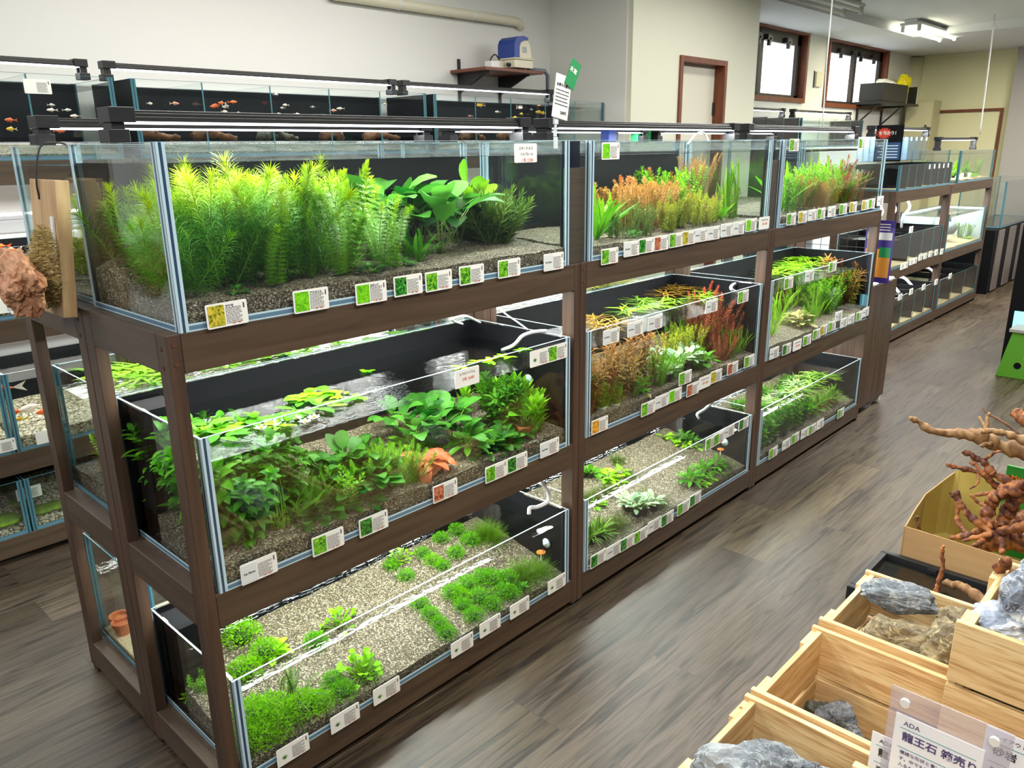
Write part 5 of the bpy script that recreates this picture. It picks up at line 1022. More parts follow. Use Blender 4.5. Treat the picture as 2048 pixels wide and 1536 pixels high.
sign('pale blue sandstone sheet right of the acrylic panel', 1974, 1450, .51, .13, .19, [('k', -.012, .008, 'レイアウト素材'), ('r', -.022, 0, ''), ('k', -.035, .015, '砂岩'), ('r', -.054, 0, ''), ('t', -.066, .008, '気軽に使えるレイアウト'), ('t', -.078, .008, '素材として人気があり'), ('t', -.09, .008, '水質への影響が少ない')], m_purp)
# ---------------------------------------------------------------- far aisle racks and their tanks
def fartank(x0, x1, z, H, desc, cells=(), back=True, g=(.02, .03), gm=None, y0=.502, D=.40):
    TN[desc] = desc
    return tank(x0, y0, z, x1-x0, D, H, desc, back=back, g=5, wz=z+H-.03, grav=g, gm=gm or m_sand, cells=cells, edge=m_edged, gdesc='sand layer', divm=m_black, right_black=1 if back else 0)
fartank(5.64, 6.90, 1.19, .185, 'low partitioned tank on the nearer far rack top', cells=(.18, .36, .54, .72, .9, 1.08), g=(.006, .006))
fartank(5.64, 6.90, .605, .25, 'black-backed partitioned tank mid-tier on the nearer far rack', cells=(.42, .72, 1.0))
fartank(5.64, 6.90, .104, .26, 'sandy partitioned tank at the bottom of the nearer far rack', cells=(.42, .72, 1.0))
fartank(7.12, 8.22, 1.19, .27, 'planted tank on top of the farther far rack', back=False)
fartank(7.02, 8.22, .605, .33, 'brightly lit white tank on the farther far rack', back=False)
fartank(7.02, 8.25, .104, .26, 'dim partitioned tank at the bottom of the farther far rack', cells=(.4, .8))
m_bett = glassmat('pale_blue_plastic', (.95, .97, .985)); m_bw = mat('bright_white_backing', (236, 246, 250), .5); m_blueb = mat('pale_blue_backing', (206, 222, 234), .5)
ob_sh = ob('glass_shelf', MB().box(5.62, .66, 1.385, 6.78, .86, 1.397).mesh('glass_shelf', m_glass)); reg(ob_sh, 'shelf', 'clear shelf carrying the row of narrow blue tanks')
b = MB(); [b.box(x, .66, 1.191, x+.012, .86, 1.3848) for x in (5.626, 6.765)]; ob('shelf_leg', b.mesh('shelf_leg', m_glass), ob_sh)
for k in range(9):
    x = 5.64+k*.125; t = empty('betta_tank', (x, .67, 1.3975), 'small aquarium', 'narrow pale blue tank', 'in the row on the far rack'); b = MB()
    b.box(0, 0, 0, .112, .002, .18); b.box(0, .002, 0, .002, .158, .18); b.box(.11, .002, 0, .112, .158, .18); b.box(.002, .002, 0, .11, .158, .002); ob('tank_body', b.mesh('tank_body', m_bett), t)
    ob('back', MB().box(0, .158, 0, .112, .16, .18).mesh('back', m_blueb), t); ob('water', MB().box(.003, .003, .148, .109, .157, .15).mesh('water', m_water), t); ob('tag', MB().box(.04, -.002, .15, .07, 0, .178).mesh('tag', m_card), t)
for k in range(5): o = ob('tag', MB().box(0, 0, 0, .03, .001, .035).mesh('tag', m_card), None, (6.28+.12*k, .499, 1.332)); reg(o, 'tag', 'small white number tag', 'on the low far-rack tank')
led_bar(5.62, 6.9, .74, 1.63, 0, 'black LED bar over the narrow blue tanks', 9, True, 1.578, .05)
led_bar(7.1, 8.24, .7, 1.55, 0, 'dark LED bar over the planted far tank', 8, True, 1.462, .05)
t = empty('white_backing', (7.03, .89, .62), 'backing board', 'white board lighting up behind the far mid-tier tank'); ob('board', MB().box(0, .015, 0, 1.18, .022, .3).mesh('board', m_bw), t); ob('side_board', MB().box(1.2, -.38, 0, 1.207, .012, .3).mesh('side_board', m_bw), t)
for i, (x, z, w_) in enumerate(((5.7, 1.10, 1.15), (5.7, .51, 1.15), (7.05, 1.10, 1.15), (7.05, .51, 1.15))):
    t = empty('shelf_light', (x, .7, z-.012), 'light bar', 'white strip light under the far rack shelf', ''); ob('strip', MB().box(0, -.02, 0, w_, .02, .0115).mesh('strip', m_white), t); area('strip_light', (w_/2, 0, -.005), w_-.1, .04, (9, 9, 16, 3)[i], parent=t)
b = MB(); branch(b, [(7.5, .68, .66), (7.42, .7, .74), (7.5, .72, .84), (7.68, .7, .86), (7.8, .7, .76)], .02, .03, 9, 6, .4, 3); b.lathe([(.001, -.07), (.09, -.05), (.12, 0), (.09, .05), (.001, .07)], (7.64, .7, .76), 18); o = ob('tank_ornament', b.mesh('tank_ornament', mat('grey_speckled', (150, 160, 160), .7, c2=(96, 104, 104), scale=60), True)); reg(o, 'ornament', 'round grey speckled ornament inside the brightly lit far tank')
TN['F1'] = 'planted far-rack tank'; BX['F1'] = (7.14, 8.2, .51, .88); GZ['F1'] = 1.22
for k, x, y, s in (('blade', 7.25, .6, .7), ('greenros', 7.5, .65, 1.2), ('limeros', 7.85, .6, 1.3), ('limeros', 8.0, .62, 1.2), ('ribgreen', 8.1, .7, 1.0), ('limecol', 8.12, .6, .9), ('greenros', 7.75, .6, 1.2), ('blade', 8.0, .75, 1.0)): plant(k, 'F1', x, y, s)
TN['F2'] = 'brightly lit far-rack tank'; BX['F2'] = (7.04, 8.2, .51, .88); GZ['F2'] = .635
for k, x, y, s in (('green', 8.05, .65, .9), ('green', 8.12, .6, .8), ('limeros', 8.0, .58, 1.0)): plant(k, 'F2', x, y, s)
for (px, py) in ((1804, 533), (1812, 530), (1822, 524), (1830, 521), (1840, 515), (1850, 512), (1860, 508), (1872, 505), (1883, 503)):
    p = U(px, py, y=.497); t = empty('plant_label_card', p, 'card', 'tiny white card', 'on the far rack mid-tier tank'); ob('card', K_back, t); ob('text_lines', K_txt[0], t)
for (px, py) in ((1800, 594), (1822, 583), (1847, 574), (1872, 564), (1900, 552), (1924, 352), (1938, 351), (1822, 459), (1990, 582-10)):
    p = U(px, py, y=.496); t = empty('plant_label_card', p, 'card', 'tiny white card', 'on the far racks'); ob('card', K_back, t); ob('text_lines', K_txt[1], t)
m_hose = mat('white_hose', (236, 236, 240), .3)
def hose(desc, pts, r=.006, mt=None, name='hose', cat='hose', k=6, place=''):
    q = catmull(pts, k); me = MB().tube(q, r, 8).mesh(name, mt or m_hose, True); c = q[0].copy(); me.transform(Matrix.Translation(-c)); o = ob(name, me, None, c); return reg(o, cat, desc, place)
def hp(pts): return [U(px, py, **{ax: v}) for (px, py, ax, v) in pts]
for i, xo in enumerate((5.95, 6.25, 6.6)): hose('white curved air hose', [(xo, .75, .84), (xo-.03, .74, .93), (xo+.08, .73, 1.0), (xo+.03, .74, 1.07)], .012, place='above the far rack mid-tier tank')
for i, xo in enumerate((5.95, 6.35, 6.7, 7.4)): hose('white pipe', [(xo, .62, .33), (xo, .7, .40), (xo+.05, .8, .41), (xo+.07, .86, .46)], .012, place='above a far rack bottom tank')
# ---------------------------------------------------------------- tanks along the window wall
t = empty('black_cabinet', (5.62, 1.88, 0), 'cabinet', 'dark cabinet along the window wall carrying tanks'); ob('body', MB().box(0, 0, 0, 3.0, .38, 1.48).mesh('body', m_black), t); ob('shelf_edge', MB().box(0, -.012, .95, 3.0, -.0005, 1.0).mesh('shelf_edge', m_wx), t); ob('counter', MB().box(0, -.012, 1.481, 3.0, .38, 1.5).mesh('counter', m_bw), t)
for i, (x0, x1, c) in enumerate(((5.66, 6.95, (.32, .64, .96)), (7.0, 8.55, (.4, .8, 1.2)))):
    tank(x0, 1.885, 1.502, x1-x0, .36, .27, 'window-wall tank %s' % ('with black back' if i == 0 else 'by the white cabinet'), back=(i == 0), g=5, wz=1.74, cells=c, edge=m_edged, divm=m_black if i == 0 else None, right_black=1)
    led_bar(x0+.02, x1-.12, 2.0, 1.83, 0, 'dark LED bar on the %s window-wall tank' % ('left' if i == 0 else 'right'), 7, True, 1.7735, .045)
t = empty('white_cabinet', (7.1, 1.72, 0), 'cabinet', 'white lacquered unit below the right window-wall tank'); ob('body', MB().box(0, 0, 0, 1.5, .14, 1.46).mesh('body', m_bw), t)
# ---------------------------------------------------------------- shelf with the air pump
sx0, sx1 = 2.885, 3.40; zt = 1.975
t = empty('wall_shelf', (sx0, 2.3, zt), 'shelf', 'brown wall shelf on black brackets carrying the air pump'); ob('board', MB().box(0, -.31, 0, sx1-sx0, -.0005, .018).mesh('board', mat('red_brown_board', (110, 58, 40), .4)), t, bevel=.002)
for x in (.06, .42):
    b = MB(); b.box(x, -.012, -.22, x+.018, -.0005, -.001); b.add([(x, -.012, -.012), (x, -.26, -.012), (x, -.26, -.001), (x, -.012, -.001), (x+.018, -.012, -.012), (x+.018, -.26, -.012), (x+.018, -.26, -.001), (x+.018, -.012, -.001)], [(0, 1, 2, 3), (7, 6, 5, 4), (0, 4, 5, 1), (1, 5, 6, 2), (2, 6, 7, 3), (3, 7, 4, 0)])
    b.add([(x, -.012, -.11), (x, -.24, -.012), (x, -.012, -.012), (x+.018, -.012, -.11), (x+.018, -.24, -.012), (x+.018, -.012, -.012)], [(0, 1, 2), (5, 4, 3), (0, 3, 4, 1), (1, 4, 5, 2), (2, 5, 3, 0)]); b.box(x, -.012, .019, x+.018, -.0005, .085); ob('bracket', b.mesh('bracket', m_blackm), t)
m_cream = mat('cream_plastic', (226, 220, 196), .4); m_blu = mat('blue_plastic', (30, 64, 150), .35)
t = empty('air_pump', (3.25, 2.09, zt+.0185), 'air pump', 'cream air pump with a blue handle cover on the wall shelf', rz=0)
b = MB(); b.box(-.085, -.07, .012, .085, .07, .06); b.box(-.092, -.077, .06, .092, .077, .07); ob('base', b.mesh('base', m_cream), t, bevel=.006)
b = MB(); n = 12
prof = [(-.08, 0), (-.08, .07), (-.07, .095), (-.045, .112), (0, .118), (.035, .11), (.062, .085), (.074, .05), (.078, 0)]
vs = [(x, -.065, .07+z) for x, z in prof]+[(x, .065, .07+z) for x, z in prof]; k = len(prof); b.add(vs, [tuple(range(k))[::-1], tuple(range(k, 2*k))]+[(i, (i+1) % k, k+(i+1) % k, k+i) for i in range(k)]); ob('dome', b.mesh('dome', m_cream), t, bevel=.006)
prof = [(-.086, .0), (-.086, .075), (-.075, .102), (-.048, .12), (0, .126), (.04, .117), (.036, .104), (.0, .1), (-.03, .085), (-.04, .06), (-.04, 0)]
for y0_, y1_ in ((-.071, .071),):
    b = MB(); k = len(prof); vs = [(x, y0_, .071+z) for x, z in prof]+[(x, y1_, .071+z) for x, z in prof]; b.add(vs, [tuple(range(k))[::-1], tuple(range(k, 2*k))]+[(i, (i+1) % k, k+(i+1) % k, k+i) for i in range(k)]); ob('blue_cover', b.mesh('blue_cover', m_blu), t)
ob('rating_label', MB().box(-.01, -.0665, .10, .03, -.0655, .135).mesh('rating_label', mat('silver_label', (170, 172, 176), .4)), t)
for sx in (-1, 1):
    for sy in (-1, 1): ob('rubber_foot', MB().lathe([(.01, 0), (.008, .012)], (sx*.06, sy*.05, 0), 10).mesh('rubber_foot', m_foot), t)
ob('outlet', MB().tube([(-.0865, -.03, .03), (-.11, -.03, .03)], .011, 12).mesh('outlet', m_blackm), t)
t = empty('power_adapter', (3.06, 2.1, zt+.0185), 'adapter', 'white power adapters piled left of the air pump'); ob('adapter', MB().box(-.045, -.03, 0, .02, .03, .045).mesh('adapter', m_white), t, bevel=.004); o = ob('adapter', MB().box(-.03, -.025, 0, .035, .025, .05).mesh('adapter', m_cream), t, (.045, .0, 0), .3, bevel=.004)
ob('cable', MB().tube(catmull([(-.03, 0, .046), (-.02, -.01, .07), (.02, 0, .085), (.05, 0, .06), (.06, 0, .05)], 6), .004, 8).mesh('cable', m_foot, True), t)
m_pvc = mat('grey_pvc', (110, 114, 124), .4)
b = MB().tube([(3.345, 2.07, 2.006), (3.5, 2.07, 2.006), (3.53, 2.07, 1.98), (3.53, 2.07, 1.80), (3.53, 2.27, 1.79)], .013, 12); o = ob('air_pipe', b.mesh('air_pipe', m_pvc, True)); reg(o, 'pipe', 'grey elbow pipe dropping from the shelf end')
p0, p1 = U(660, -12, y=2.27), U(1040, 53, y=2.27); p1.z = p0.z
t = empty('wall_conduit', p0, 'pipe', 'cream insulated pipe running along the white back wall'); b = MB().tube([(0, 0, 0), (p1.x-p0.x-.03, 0, 0), (p1.x-p0.x, 0, -.012), (p1.x-p0.x+.03, .028, -.02)], .028, 14); ob('insulation', b.mesh('insulation', m_cream, True), t)
for q in (.3, .7): ob('pipe_clip', MB().tube([((p1.x-p0.x)*q, 0, 0), ((p1.x-p0.x)*q+.02, 0, 0)], .0298, 14).mesh('pipe_clip', m_white), t)
# ---------------------------------------------------------------- second shelf, cupboard and bits by the far windows
t = empty('wall_shelf', (9.3, 2.3, 1.97), 'shelf', 'black wall shelf under the farther window'); ob('board', MB().box(0, -.3, 0, 1.35, -.0005, .03).mesh('board', m_blackm), t)
for x in (.1, .9): b = MB(); b.box(x, -.02, -.25, x+.03, -.0005, -.001); b.box(x, -.28, -.02, x+.03, -.02, -.001); b.add([(x, -.02, -.22), (x, -.24, -.02), (x+.03, -.24, -.02), (x+.03, -.02, -.22), (x, -.02, -.2), (x, -.22, -.02), (x+.03, -.22, -.02), (x+.03, -.02, -.2)], [(0, 1, 2, 3), (7, 6, 5, 4), (0, 4, 5, 1), (3, 2, 6, 7)]); ob('bracket', b.mesh('bracket', m_blackm), t)
t = empty('black_crate', (9.4, 2.12, 2.0005), 'box', 'black plastic tub full of white paper on the far shelf'); b = MB(); b.box(-.05, -.12, 0, .75, .13, .006); b.box(-.06, -.13, .0065, .76, -.12, .2); b.box(-.06, .13, .0065, .76, .14, .2); b.box(-.06, -.1195, .0065, -.05, .1295, .2); b.box(.75, -.1195, .0065, .76, .1295, .2); ob('tub', b.mesh('tub', m_blackm), t)
o = ob('paper', rockmesh(4, (.3, .1, .09), .5, 3, m_white, 3, 'paper'), t, (.36, 0, .17))
o = ob('plastic_bag', rockmesh(6, (.13, .1, .17), .5, 4, mat('yellow_plastic', (246, 232, 30), .35), 3, 'bag'), None, (10.42, 2.14, 2.17)); reg(o, 'bag', 'crumpled bright yellow plastic bag on the far shelf')
t = empty('binder', (10.52, 2.05, 2.0005), 'binder', 'dark ring binders standing at the shelf end'); [ob('binder', MB().box(.03*k, -.05, 0, .03*k+.026, .05, .2).mesh('binder', mm), t) for k, mm in enumerate((m_blackm, m_white))]
t = empty('wall_control', (8.14, 2.3, 2.12), 'wall panel', 'beige wall control box between the two windows'); ob('case', MB().box(0, -.03, 0, .16, -.0005, .15).mesh('case', m_cream), t, bevel=.004); ob('backplate', MB().box(-.015, -.006, -.01, 0, -.0005, .16).mesh('backplate', m_alu), t)
t = empty('locker', (10.82, 1.87, 0), 'locker', 'tall beige metal locker in the far corner'); ob('body', MB().box(0, 0, 0, .3, .33, 2.05).mesh('body', mat('beige_metal', (196, 190, 152), .45)), t, bevel=.004); ob('door', MB().box(-.012, .012, .06, -.0005, .318, 2.03).mesh('locker_door', mat('beige_metal_door', (202, 196, 158), .45)), t, bevel=.002); ob('handle', MB().box(-.03, .05, 1.6, -.0125, .07, 1.75).mesh('handle', m_alu), t)
hose('white pull cord hanging in front of the far windows', [(4.5, .651, 2.70), (4.5, .645, 2.3), (4.49, .64, 2.0), (4.5, .632, 1.63)], .004, name='pull_cord', cat='cord')
hose('white pull cord hanging by the far door', [(7.92, .603, 2.62), (7.93, .603, 2.5), (8.2, .66, 2.1), (8.4, .70, 1.6)], .006, name='pull_cord', cat='cord')
# ---------------------------------------------------------------- end of the island: cabinet, grid, leaflets
t = empty('end_cabinet', (3.90, .02, 0), 'cabinet', 'dark wooden cabinet on casters beyond the far rack'); ob('body', MB().box(0, 0, .05, .42, .42, .765).mesh('body', m_wz), t, bevel=.002); ob('glass_top', MB().box(0, 0, .766, .42, .42, .772).mesh('glass_top', m_glass), t)
for x in (.03, .39):
    for y in (.03, .39): ob('caster', MB().tube([(x-.01, y, .0245), (x+.01, y, .0245)], .024, 12).mesh('caster', m_white), t)
t = empty('wire_grid', (3.885, .0, .772), 'grid', 'black wire display grid hung at the far rack end'); b = MB()
for k in range(9): b.tube([(0, .02+.05*k, 0), (0, .02+.05*k, .42)], .0016, 5)
for k in range(9): b.tube([(0, .02, .01+.05*k), (0, .42, .01+.05*k)], .0016, 5)
ob('wires', b.mesh('wires', m_foot), t)
m_pur = mat('purple_card', (62, 44, 130), .4); m_orp = mat('orange_panel', (222, 150, 60), .45); m_grn = mat('green_print', (24, 140, 76), .45)
c0 = U(1747, 453, x=3.93); t = empty('sales_leaflet', (3.93, c0.y, 1.13), 'leaflet', 'purple, orange and green leaflet hanging at the rack end'); 
ob('card', MB().box(0, -.115, -.34, .002, .035, 0).mesh('card', m_pur), t)
for (y0_, y1_, z0_, z1_, mm) in ((-.105, -.035, -.31, -.155, m_orp), (-.03, .03, -.31, -.155, m_orp), (-.105, .025, -.105, -.065, m_grey), (-.105, -.045, -.2, -.145, m_grn)): ob('panel', MB().box(-.0009 if mm is not m_grn else -.0014, y0_, z0_, -.0002, y1_, z1_).mesh('panel', mm), t)
for z_ in (-.02, -.035, -.05): ob('text_line', MB().box(-.0006, -.09, z_-.004, -.0001, -.0, z_+.001).mesh('text_line', m_wp), t)
t = empty('poster', (4.3, .155, 1.43), 'poster', 'black poster with a red burst and white lettering above the end tank'); ob('sheet', MB().box(0, -.075, 0, .003, .075, .2).mesh('sheet', m_black), t); ob('pole', MB().tube([(.01, .02, -1.43), (.01, .02, .15)], .006, 8).mesh('pole', m_alu), t); ob('pole_foot', MB().box(-.08, -.08, -1.43, .1, .12, -1.422).mesh('pole_foot', m_blackm), t)
b = MB(); [b.add([(-.001, .03, .155), (-.001, .03+.045*math.cos(a), .155+.035*math.sin(a)), (-.001, .03+.03*math.cos(a+.2), .155+.024*math.sin(a+.2)), (-.001, .03+.045*math.cos(a+.4), .155+.035*math.sin(a+.4))], [(0, 1, 2), (0, 2, 3)]) for a in [k*.4 for k in range(16)]]; ob('red_burst', b.mesh('red_burst', mat('red_print', (206, 60, 36), .5)), t)
ob('lettering', xface(textmesh('lettering', 'を飼おう！', .022, m_wp, bold=.0004)), t, (-.002, .005, .155)); ob('blue_panel', MB().box(-.0008, -.068, .01, -.0001, .068, .105).mesh('blue_panel', mat('blue_print', (30, 70, 120), .5)), t)
for k in range(5): ob('text_line', MB().box(-.0014, -.055, .02+.016*k, -.0009, .055-.015*(k % 2), .025+.016*k).mesh('text_line', m_sky), t)
# ---------------------------------------------------------------- right edge: display tank on a striped cabinet, black rack, green step stool
m_sil = mat('grey_brown_laminate', (120, 110, 106), .35)
t = empty('striped_cabinet', (8.72, .5, 0), 'cabinet', 'black cabinet with grey vertical stripes under a glass tank'); ob('body', MB().box(0, 0, 0, 1.9, .45, .66).mesh('body', m_black), t, bevel=.003)
for (a_, c_) in ((.14, .36), (.6, .86), (1.1, 1.35), (1.6, 1.85)): ob('front_stripe', MB().box(a_, -.012, .02, c_, -.0005, .65).mesh('front_stripe', m_sil), t)
tank(8.95, .51, .665, 1.6, .43, .47, 'big empty display tank on the striped cabinet', back=False, g=10, edge=m_edged)
t = empty('black_stand', (5.6, -.95, 0), 'stand', 'tall black stand at the right edge of the photo'); b = MB(); b.box(0, .6, 0, .03, .625, 1.25); b.box(0, 0, 0, .03, .025, 1.25); ob('upright', MB().box(0, 0, 0, 1.2, .62, 1.2).mesh('stand_body', m_black), t, bevel=.004); ob('lit_screen', MB().box(-.004, .3, .28, -.0005, .585, .42).mesh('lit_screen', mat('lit_blue_panel', (140, 220, 240), .4, emit=1.2)), t)
m_gst = mat('green_plastic', (86, 150, 40), .4); t = empty('step_stool', (5.4, -.47, 0), 'stool', 'green and grey folding step stool at the right edge')
b = MB(); b.add([(0, -.3, 0), (0, 0+.12, 0), (0, .06, .31), (0, -.26, .31), (.02, -.3, 0), (.02, .12, 0), (.02, .06, .31), (.02, -.26, .31)], [(0, 1, 2, 3), (7, 6, 5, 4), (1, 5, 6, 2), (0, 3, 7, 4), (2, 6, 7, 3), (0, 4, 5, 1)]); me = b.mesh('leg_panel', m_gst); ob('leg_panel', me, t, bevel=.003); o = ob('leg_panel', me, t, (.17, 0, 0), bevel=.003)
ob('step', MB().box(-.01, -.28, .311, .2, .08, .335).mesh('step', mat('grey_plastic', (150, 148, 140), .5)), t, bevel=.004); ob('grip_hole', MB().tube([(-.002, -.0, .09), (-.0005, -.0, .09)], .022, 16).mesh('grip_hole', m_black), t)
ob('opening', MB().box(-.0015, -.2, .14, -.0003, -.03, .25).mesh('opening', m_grey), t)
# ---------------------------------------------------------------- small things on the near racks
for i, (x0, x1, z1, d) in enumerate(((1.2365, 1.322, 1.473, 'dark brown cork board filling the gap beside the near top tank'), (2.536, 2.622, 1.47, 'dark brown board filling the gap beside the far top tank'))):
    o = ob('filler_board', MB().box(x0+.002, .012, 1.1905, x1-.002, .03, z1).mesh('filler_board', mat('brown_board', (66, 58, 44), .7, c2=(54, 47, 36), scale=8, stretch=(1, 1, 20))), None); reg(o, 'board', d)
    o = ob('black_side_sheet', MB().box(x0, .035, 1.1905, x1, .04, 1.549).mesh('black_side_sheet', mat('blue_black_sheet', (18, 20, 34), .3))); reg(o, 'sheet', 'blue-black sheet standing behind the brown board', 'in the %s gap' % ('first' if i == 0 else 'second'))
hose('white return pipe curving over the rim of the near mid-tier tank', hp([(1092, 662, 'z', .985), (1068, 664, 'z', .99), (1045, 672, 'z', .985), (1028, 690, 'z', .955), (1005, 700, 'z', .905)]), .006)
hose('white return pipe curving down at the corner of the near bottom tank', hp([(1082, 962, 'y', .06), (1096, 985, 'y', .06), (1095, 1003, 'y', .06), (1075, 1014, 'y', .06), (1060, 1016, 'y', .06), (1058, 1028, 'y', .06)]), .007)
hose('white return pipe over the middle mid-tier tank corner', hp([(1475, 590-4, 'y', .1), (1462, 577, 'y', .1), (1470, 568, 'y', .12), (1500, 567, 'y', .14)]), .007)
hose('white return pipe over the middle bottom tank', hp([(1424, 805, 'y', .16), (1408, 820, 'y', .16), (1395, 828, 'y', .16), (1398, 836, 'y', .16)]), .007)
hose('thin white tube inside the middle bottom tank', hp([(1408, 830, 'y', .3), (1416, 845, 'y', .3), (1424, 862, 'y', .3)]), .004)
hose('thin grey air tube in front of the tall post', [(1.17, .3, 1.08), (1.2, .25, 1.02), (1.215, .2, .99), (1.22, .16, .97)], .0025)
hose('white tubes looping under the near shelf', hp([(925, 648, 'z', .99), (905, 640, 'z', 1.02), (930, 632, 'z', 1.04), (960, 645, 'z', 1.0)]), .004)
m_suc = mat('pale_suction_cup', (190, 214, 216), .3); m_cork = mat('orange_disc', (214, 128, 58), .5)
for i, (x, y, z, d) in enumerate(((1.224, .161, .801, 'near mid-tier tank'), (1.224, .084, .23, 'near bottom tank'), (2.514, .116, .222, 'middle bottom tank'))):
    t = empty('thermometer', (x, y, z), 'thermometer', 'pale suction cup with a hanging orange disc', 'in the '+d); b = MB().lathe([(.018, 0), (.014, .004), (.005, .008), (.004, .014), (.001, .015)], n=16); me = b.mesh('suction_cup', m_suc, True); me.transform(Matrix.Rotation(-math.pi/2, 4, 'Y')); ob('suction_cup', me, t)
    ob('wire', MB().tube([(-.014, 0, 0), (-.016, 0, -.03)], .001, 5).mesh('wire', m_alu), t); ob('disc', MB().lathe([(.002, -.0), (.016, .001), (.016, .004), (.001, .005)], (-.017, .01, -.034), 16).mesh('disc', m_cork), t); ob('peg', MB().lathe([(.002, -.03), (.003, 0)], (-.017, .01, -.034), 8).mesh('peg', m_card), t)
# clip with price tag
p = U(1107, 285, y=.0); t = empty('price_tag', (p.x, -.004, 1.548), 'price tag', 'clear clip holding a slanted card priced 200 and a green card'); m_clr = mat('clear_clip', (214, 220, 222), .2)
b = MB(); b.box(-.008, -.006, -.02, .008, -.002, .012); b.box(-.006, -.004, .013, .006, 0, .03); ob('clip', b.mesh('clip', m_clr), t, bevel=.001); ob('clip_arm', MB().tube([(0, -.002, .03), (.002, -.002, .05)], .004, 8).mesh('clip_arm', m_clr), t); ob('clip_jaw', MB().box(-.008, -.006, .046, .01, .0, .07).mesh('clip_jaw', m_clr), t, bevel=.001)
tg = bpy.data.objects.new('white_tag', None); 
c = MB().box(-.034, -.009, .062, .034, -.0075, .178).mesh('tag_card', m_card); c.transform(Matrix.Rotation(R(10), 4, 'Y')); o1 = ob('tag_card', c, t)
for (s_, z_, h_) in (('水草その前に', .15, .0095), ('200円', .078, .0105)): me = yz(textmesh('lettering', s_, h_, m_blk, bold=.0003)); me.transform(Matrix.Translation((0 if h_ < .01 else .012, -.0095, z_))); me.transform(Matrix.Rotation(R(10), 4, 'Y')); ob('lettering', me, o1)
me = lines('text_lines', 5, -.028, .028, .135, .0095, .003, m_blk, rc, y=-.0093); me.transform(Matrix.Rotation(R(10), 4, 'Y')); ob('text_lines', me, o1)
c = MB().box(-.0215, -.012, -.038, .0215, -.0105, .038).mesh('green_card', m_grn); c.transform(Matrix.Translation((.066, 0, .18)) @ Matrix.Rotation(R(28), 4, 'Y')); o1 = ob('green_card', c, t)
me = yz(textmesh('lettering', '水草', .016, m_wp, bold=.0004)); me.transform(Matrix.Translation((.066, 0, .18)) @ Matrix.Rotation(R(28), 4, 'Y') @ Matrix.Translation((-.004, -.0125, .008))); ob('lettering', me, o1)
# hang-on filters and aquarium bits on the rims of the top tanks
for (x, y, mm, w_, h_, d) in ((1.93, .40, m_blu, .05, .05, 'small blue and black filter clipped on the middle top tank'), (3.3, .58, m_blackm, .06, .05, 'black filter clipped on the far top tank')):
    t = empty('hang_on_filter', (x, y, 1.5505), 'filter', d); ob('filter_body', MB().box(0, -.02, 0, w_, .02, h_).mesh('filter_body', mm), t, bevel=.003); ob('inlet_cap', MB().box(w_+.0005, -.015, .005, w_+.02, .015, h_*.7).mesh('inlet_cap', m_blackm), t, bevel=.002)
t = empty('cassette_rack', (2.5, .66, 1.5515), 'filter', 'green and blue filter cassette stack on the rear tank rim'); [ob('cassette', MB().box(.028*k, -.02, 0, .028*k+.024, .02, .085).mesh('cassette', (m_grn, m_blu, m_grn, m_grn)[k]), t, bevel=.002) for k in range(4)]
hose('white cable arching on the middle top tank', hp([(1375, 288, 'y', .3), (1392, 268, 'y', .3), (1408, 266, 'y', .3), (1418, 285, 'y', .3)]), .004, place='')
# moss mounted on a hanging board
t = empty('hanging_board', (.018, .52, 1.475), 'board', 'pale wooden board with moss and bark hanging on the rear top tank'); t.rotation_euler = (0, R(5.6), 0); mb_ = mat('pale_board', (206, 172, 128), .6, c2=(178, 142, 100), scale=5, stretch=(7, 7, 1))
dy = .10; tp = U(78, 357, x=-.03); br_ = U(160, 640, x=-.03)
yb0, yb1 = .245, .40; zt_, zb_ = 1.475, 1.175
ob('board', MB().box(-.030, -.085, -.305, 0, .085, 0).mesh('board', mb_), t, bevel=.002)
ob('wire_hook', MB().tube(catmull([(-.031, .02, -.045), (-.034, .02, 0), (-.022, .02, .07), (.01, .02, .083), (.035, .02, .078), (.041, .02, .04), (.036, .02, .01)], 6), .0022, 8).mesh('wire_hook', m_alu, True), t)
ob('white_stake', MB().box(-.0345, -.07, -.17, -.0305, -.052, -.08).mesh('white_stake', m_white), t)
mo = MB(); rm = random.Random(3)
for k in range(2600):
    a, q = rm.uniform(0, 6.28), math.sqrt(rm.random()); yy, zz = q*math.cos(a)*.082, q*math.sin(a)*.09; dp = .028*(1-q*q)
    mo.leaf((-.032-dp, -.02+yy, -.195+zz), (rm.uniform(-1, -.1), rm.uniform(-1, 1), rm.uniform(-1, 1)), (-1, 0, 0), rm.uniform(.01, .024), .003, rm.uniform(-2, 2), 2, rm.random())
ob('dried_moss', mo.mesh('dried_moss', leafmat('dry_moss', (166, 142, 82), (222, 204, 146), trans=.1), False, True), t)
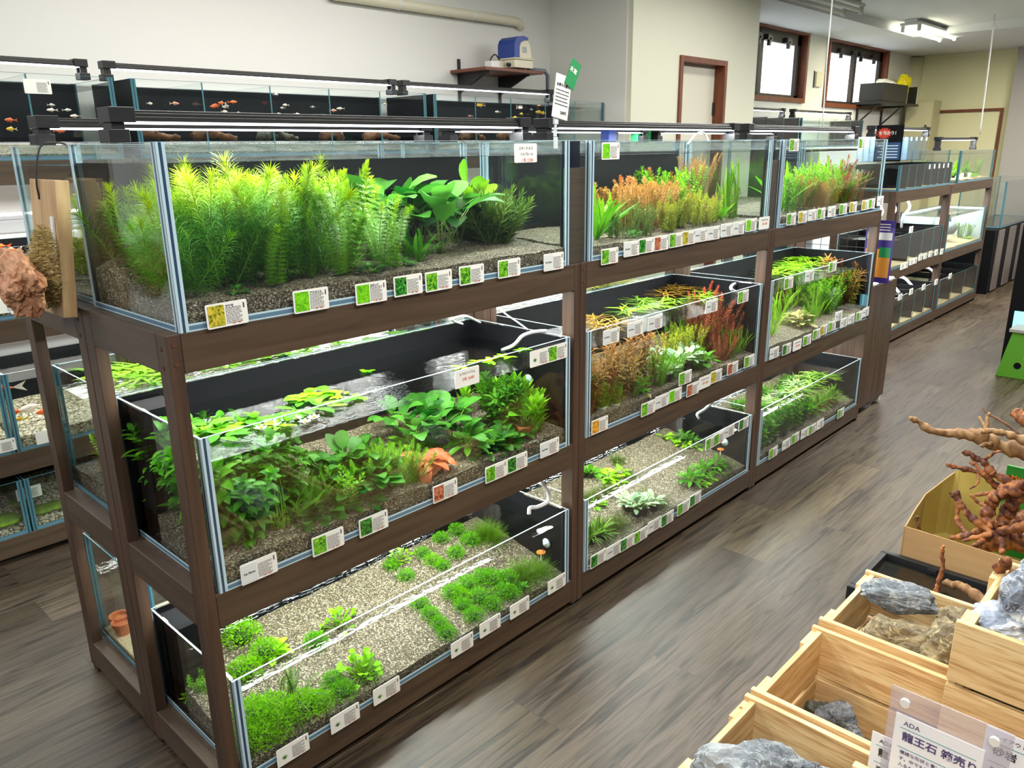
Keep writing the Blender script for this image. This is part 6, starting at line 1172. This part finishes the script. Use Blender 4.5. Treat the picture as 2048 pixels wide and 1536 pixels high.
o = ob('bark', rockmesh(19, (.04, .105, .075), .42, 5, m_bark_ if False else mat('reddish_bark', (206, 156, 118), .7, c2=(168, 108, 74), scale=22, bump=.6, dist=1.), 5, 'bark'), t, (-.1, -.055, -.225))
# terracotta pots in the rear bottom tank
for i, (px, py, y, s, pl) in enumerate(((236, 1240, .62, 1.1, 1), (250, 1215, .62, 1.0, 0), (206, 1175, .80, 1.1, 0), (226, 1165, .84, 1.1, 0))):
    p = U(px, py, y=y); z = .125 if i else .125
    t = empty('terracotta_pot', (max(.075, p.x), y, .124), 'pot', 'empty terracotta pot' if not pl else 'terracotta pot with a tuft of bright fine leaves', 'in the near rear-row bottom tank', sc_=1.0*s); ob('pot', PT['terra'], t)
    if pl: a, b_, _ = KIND['vert'][3][0]; ob('leaves', KIND['finegreen'][3][0][0], t, (0, 0, .03), 0, .35); ob('soil', MB().lathe([(.02, .028), (.001, .032)], n=12).mesh('soil', m_rdark), t)
# ---------------------------------------------------------------- labels
ORD = ['first', 'second', 'third', 'fourth', 'fifth', 'sixth', 'seventh', 'eighth', 'ninth', 'tenth', 'eleventh', 'twelfth', 'thirteenth', 'fourteenth', 'fifteenth', 'sixteenth', 'seventeenth', 'eighteenth', 'nineteenth', 'twentieth']+['%s-%s' % (a, b) for a in ('twenty', 'thirty', 'forty', 'fifty', 'sixty') for b in ('first', 'second', 'third', 'fourth', 'fifth', 'sixth', 'seventh', 'eighth', 'ninth', 'last')]
bpy.context.view_layer.update()
byk = {}
for r_ in REG: byk.setdefault((r_[1], r_[2]), []).append(r_)
for (desc, place), L_ in byk.items():
    if len(L_) == 1: L_[0][0]['label'] = (desc+' '+place).strip()
    else:
        L_.sort(key=lambda q: PU(q[3] if q[3] is not None else q[0].matrix_world.translation))
        for k, q in enumerate(L_):
            pos = 'leftmost' if k == 0 else 'rightmost' if k == len(L_)-1 else ORD[k]+' from left'
            q[0]['label'] = ('%s %s, %s' % (desc, place, pos)).replace('  ', ' ')
            if not q[4]: q[0]['group'] = ('%ss %s: %s' % (q[0]['category'], place, desc)).strip()
    for q in L_:
        if q[4]: q[0]['group'] = q[4]
        if len(q[0]['label'].split()) > 16: print('LONG', q[0]['label'])
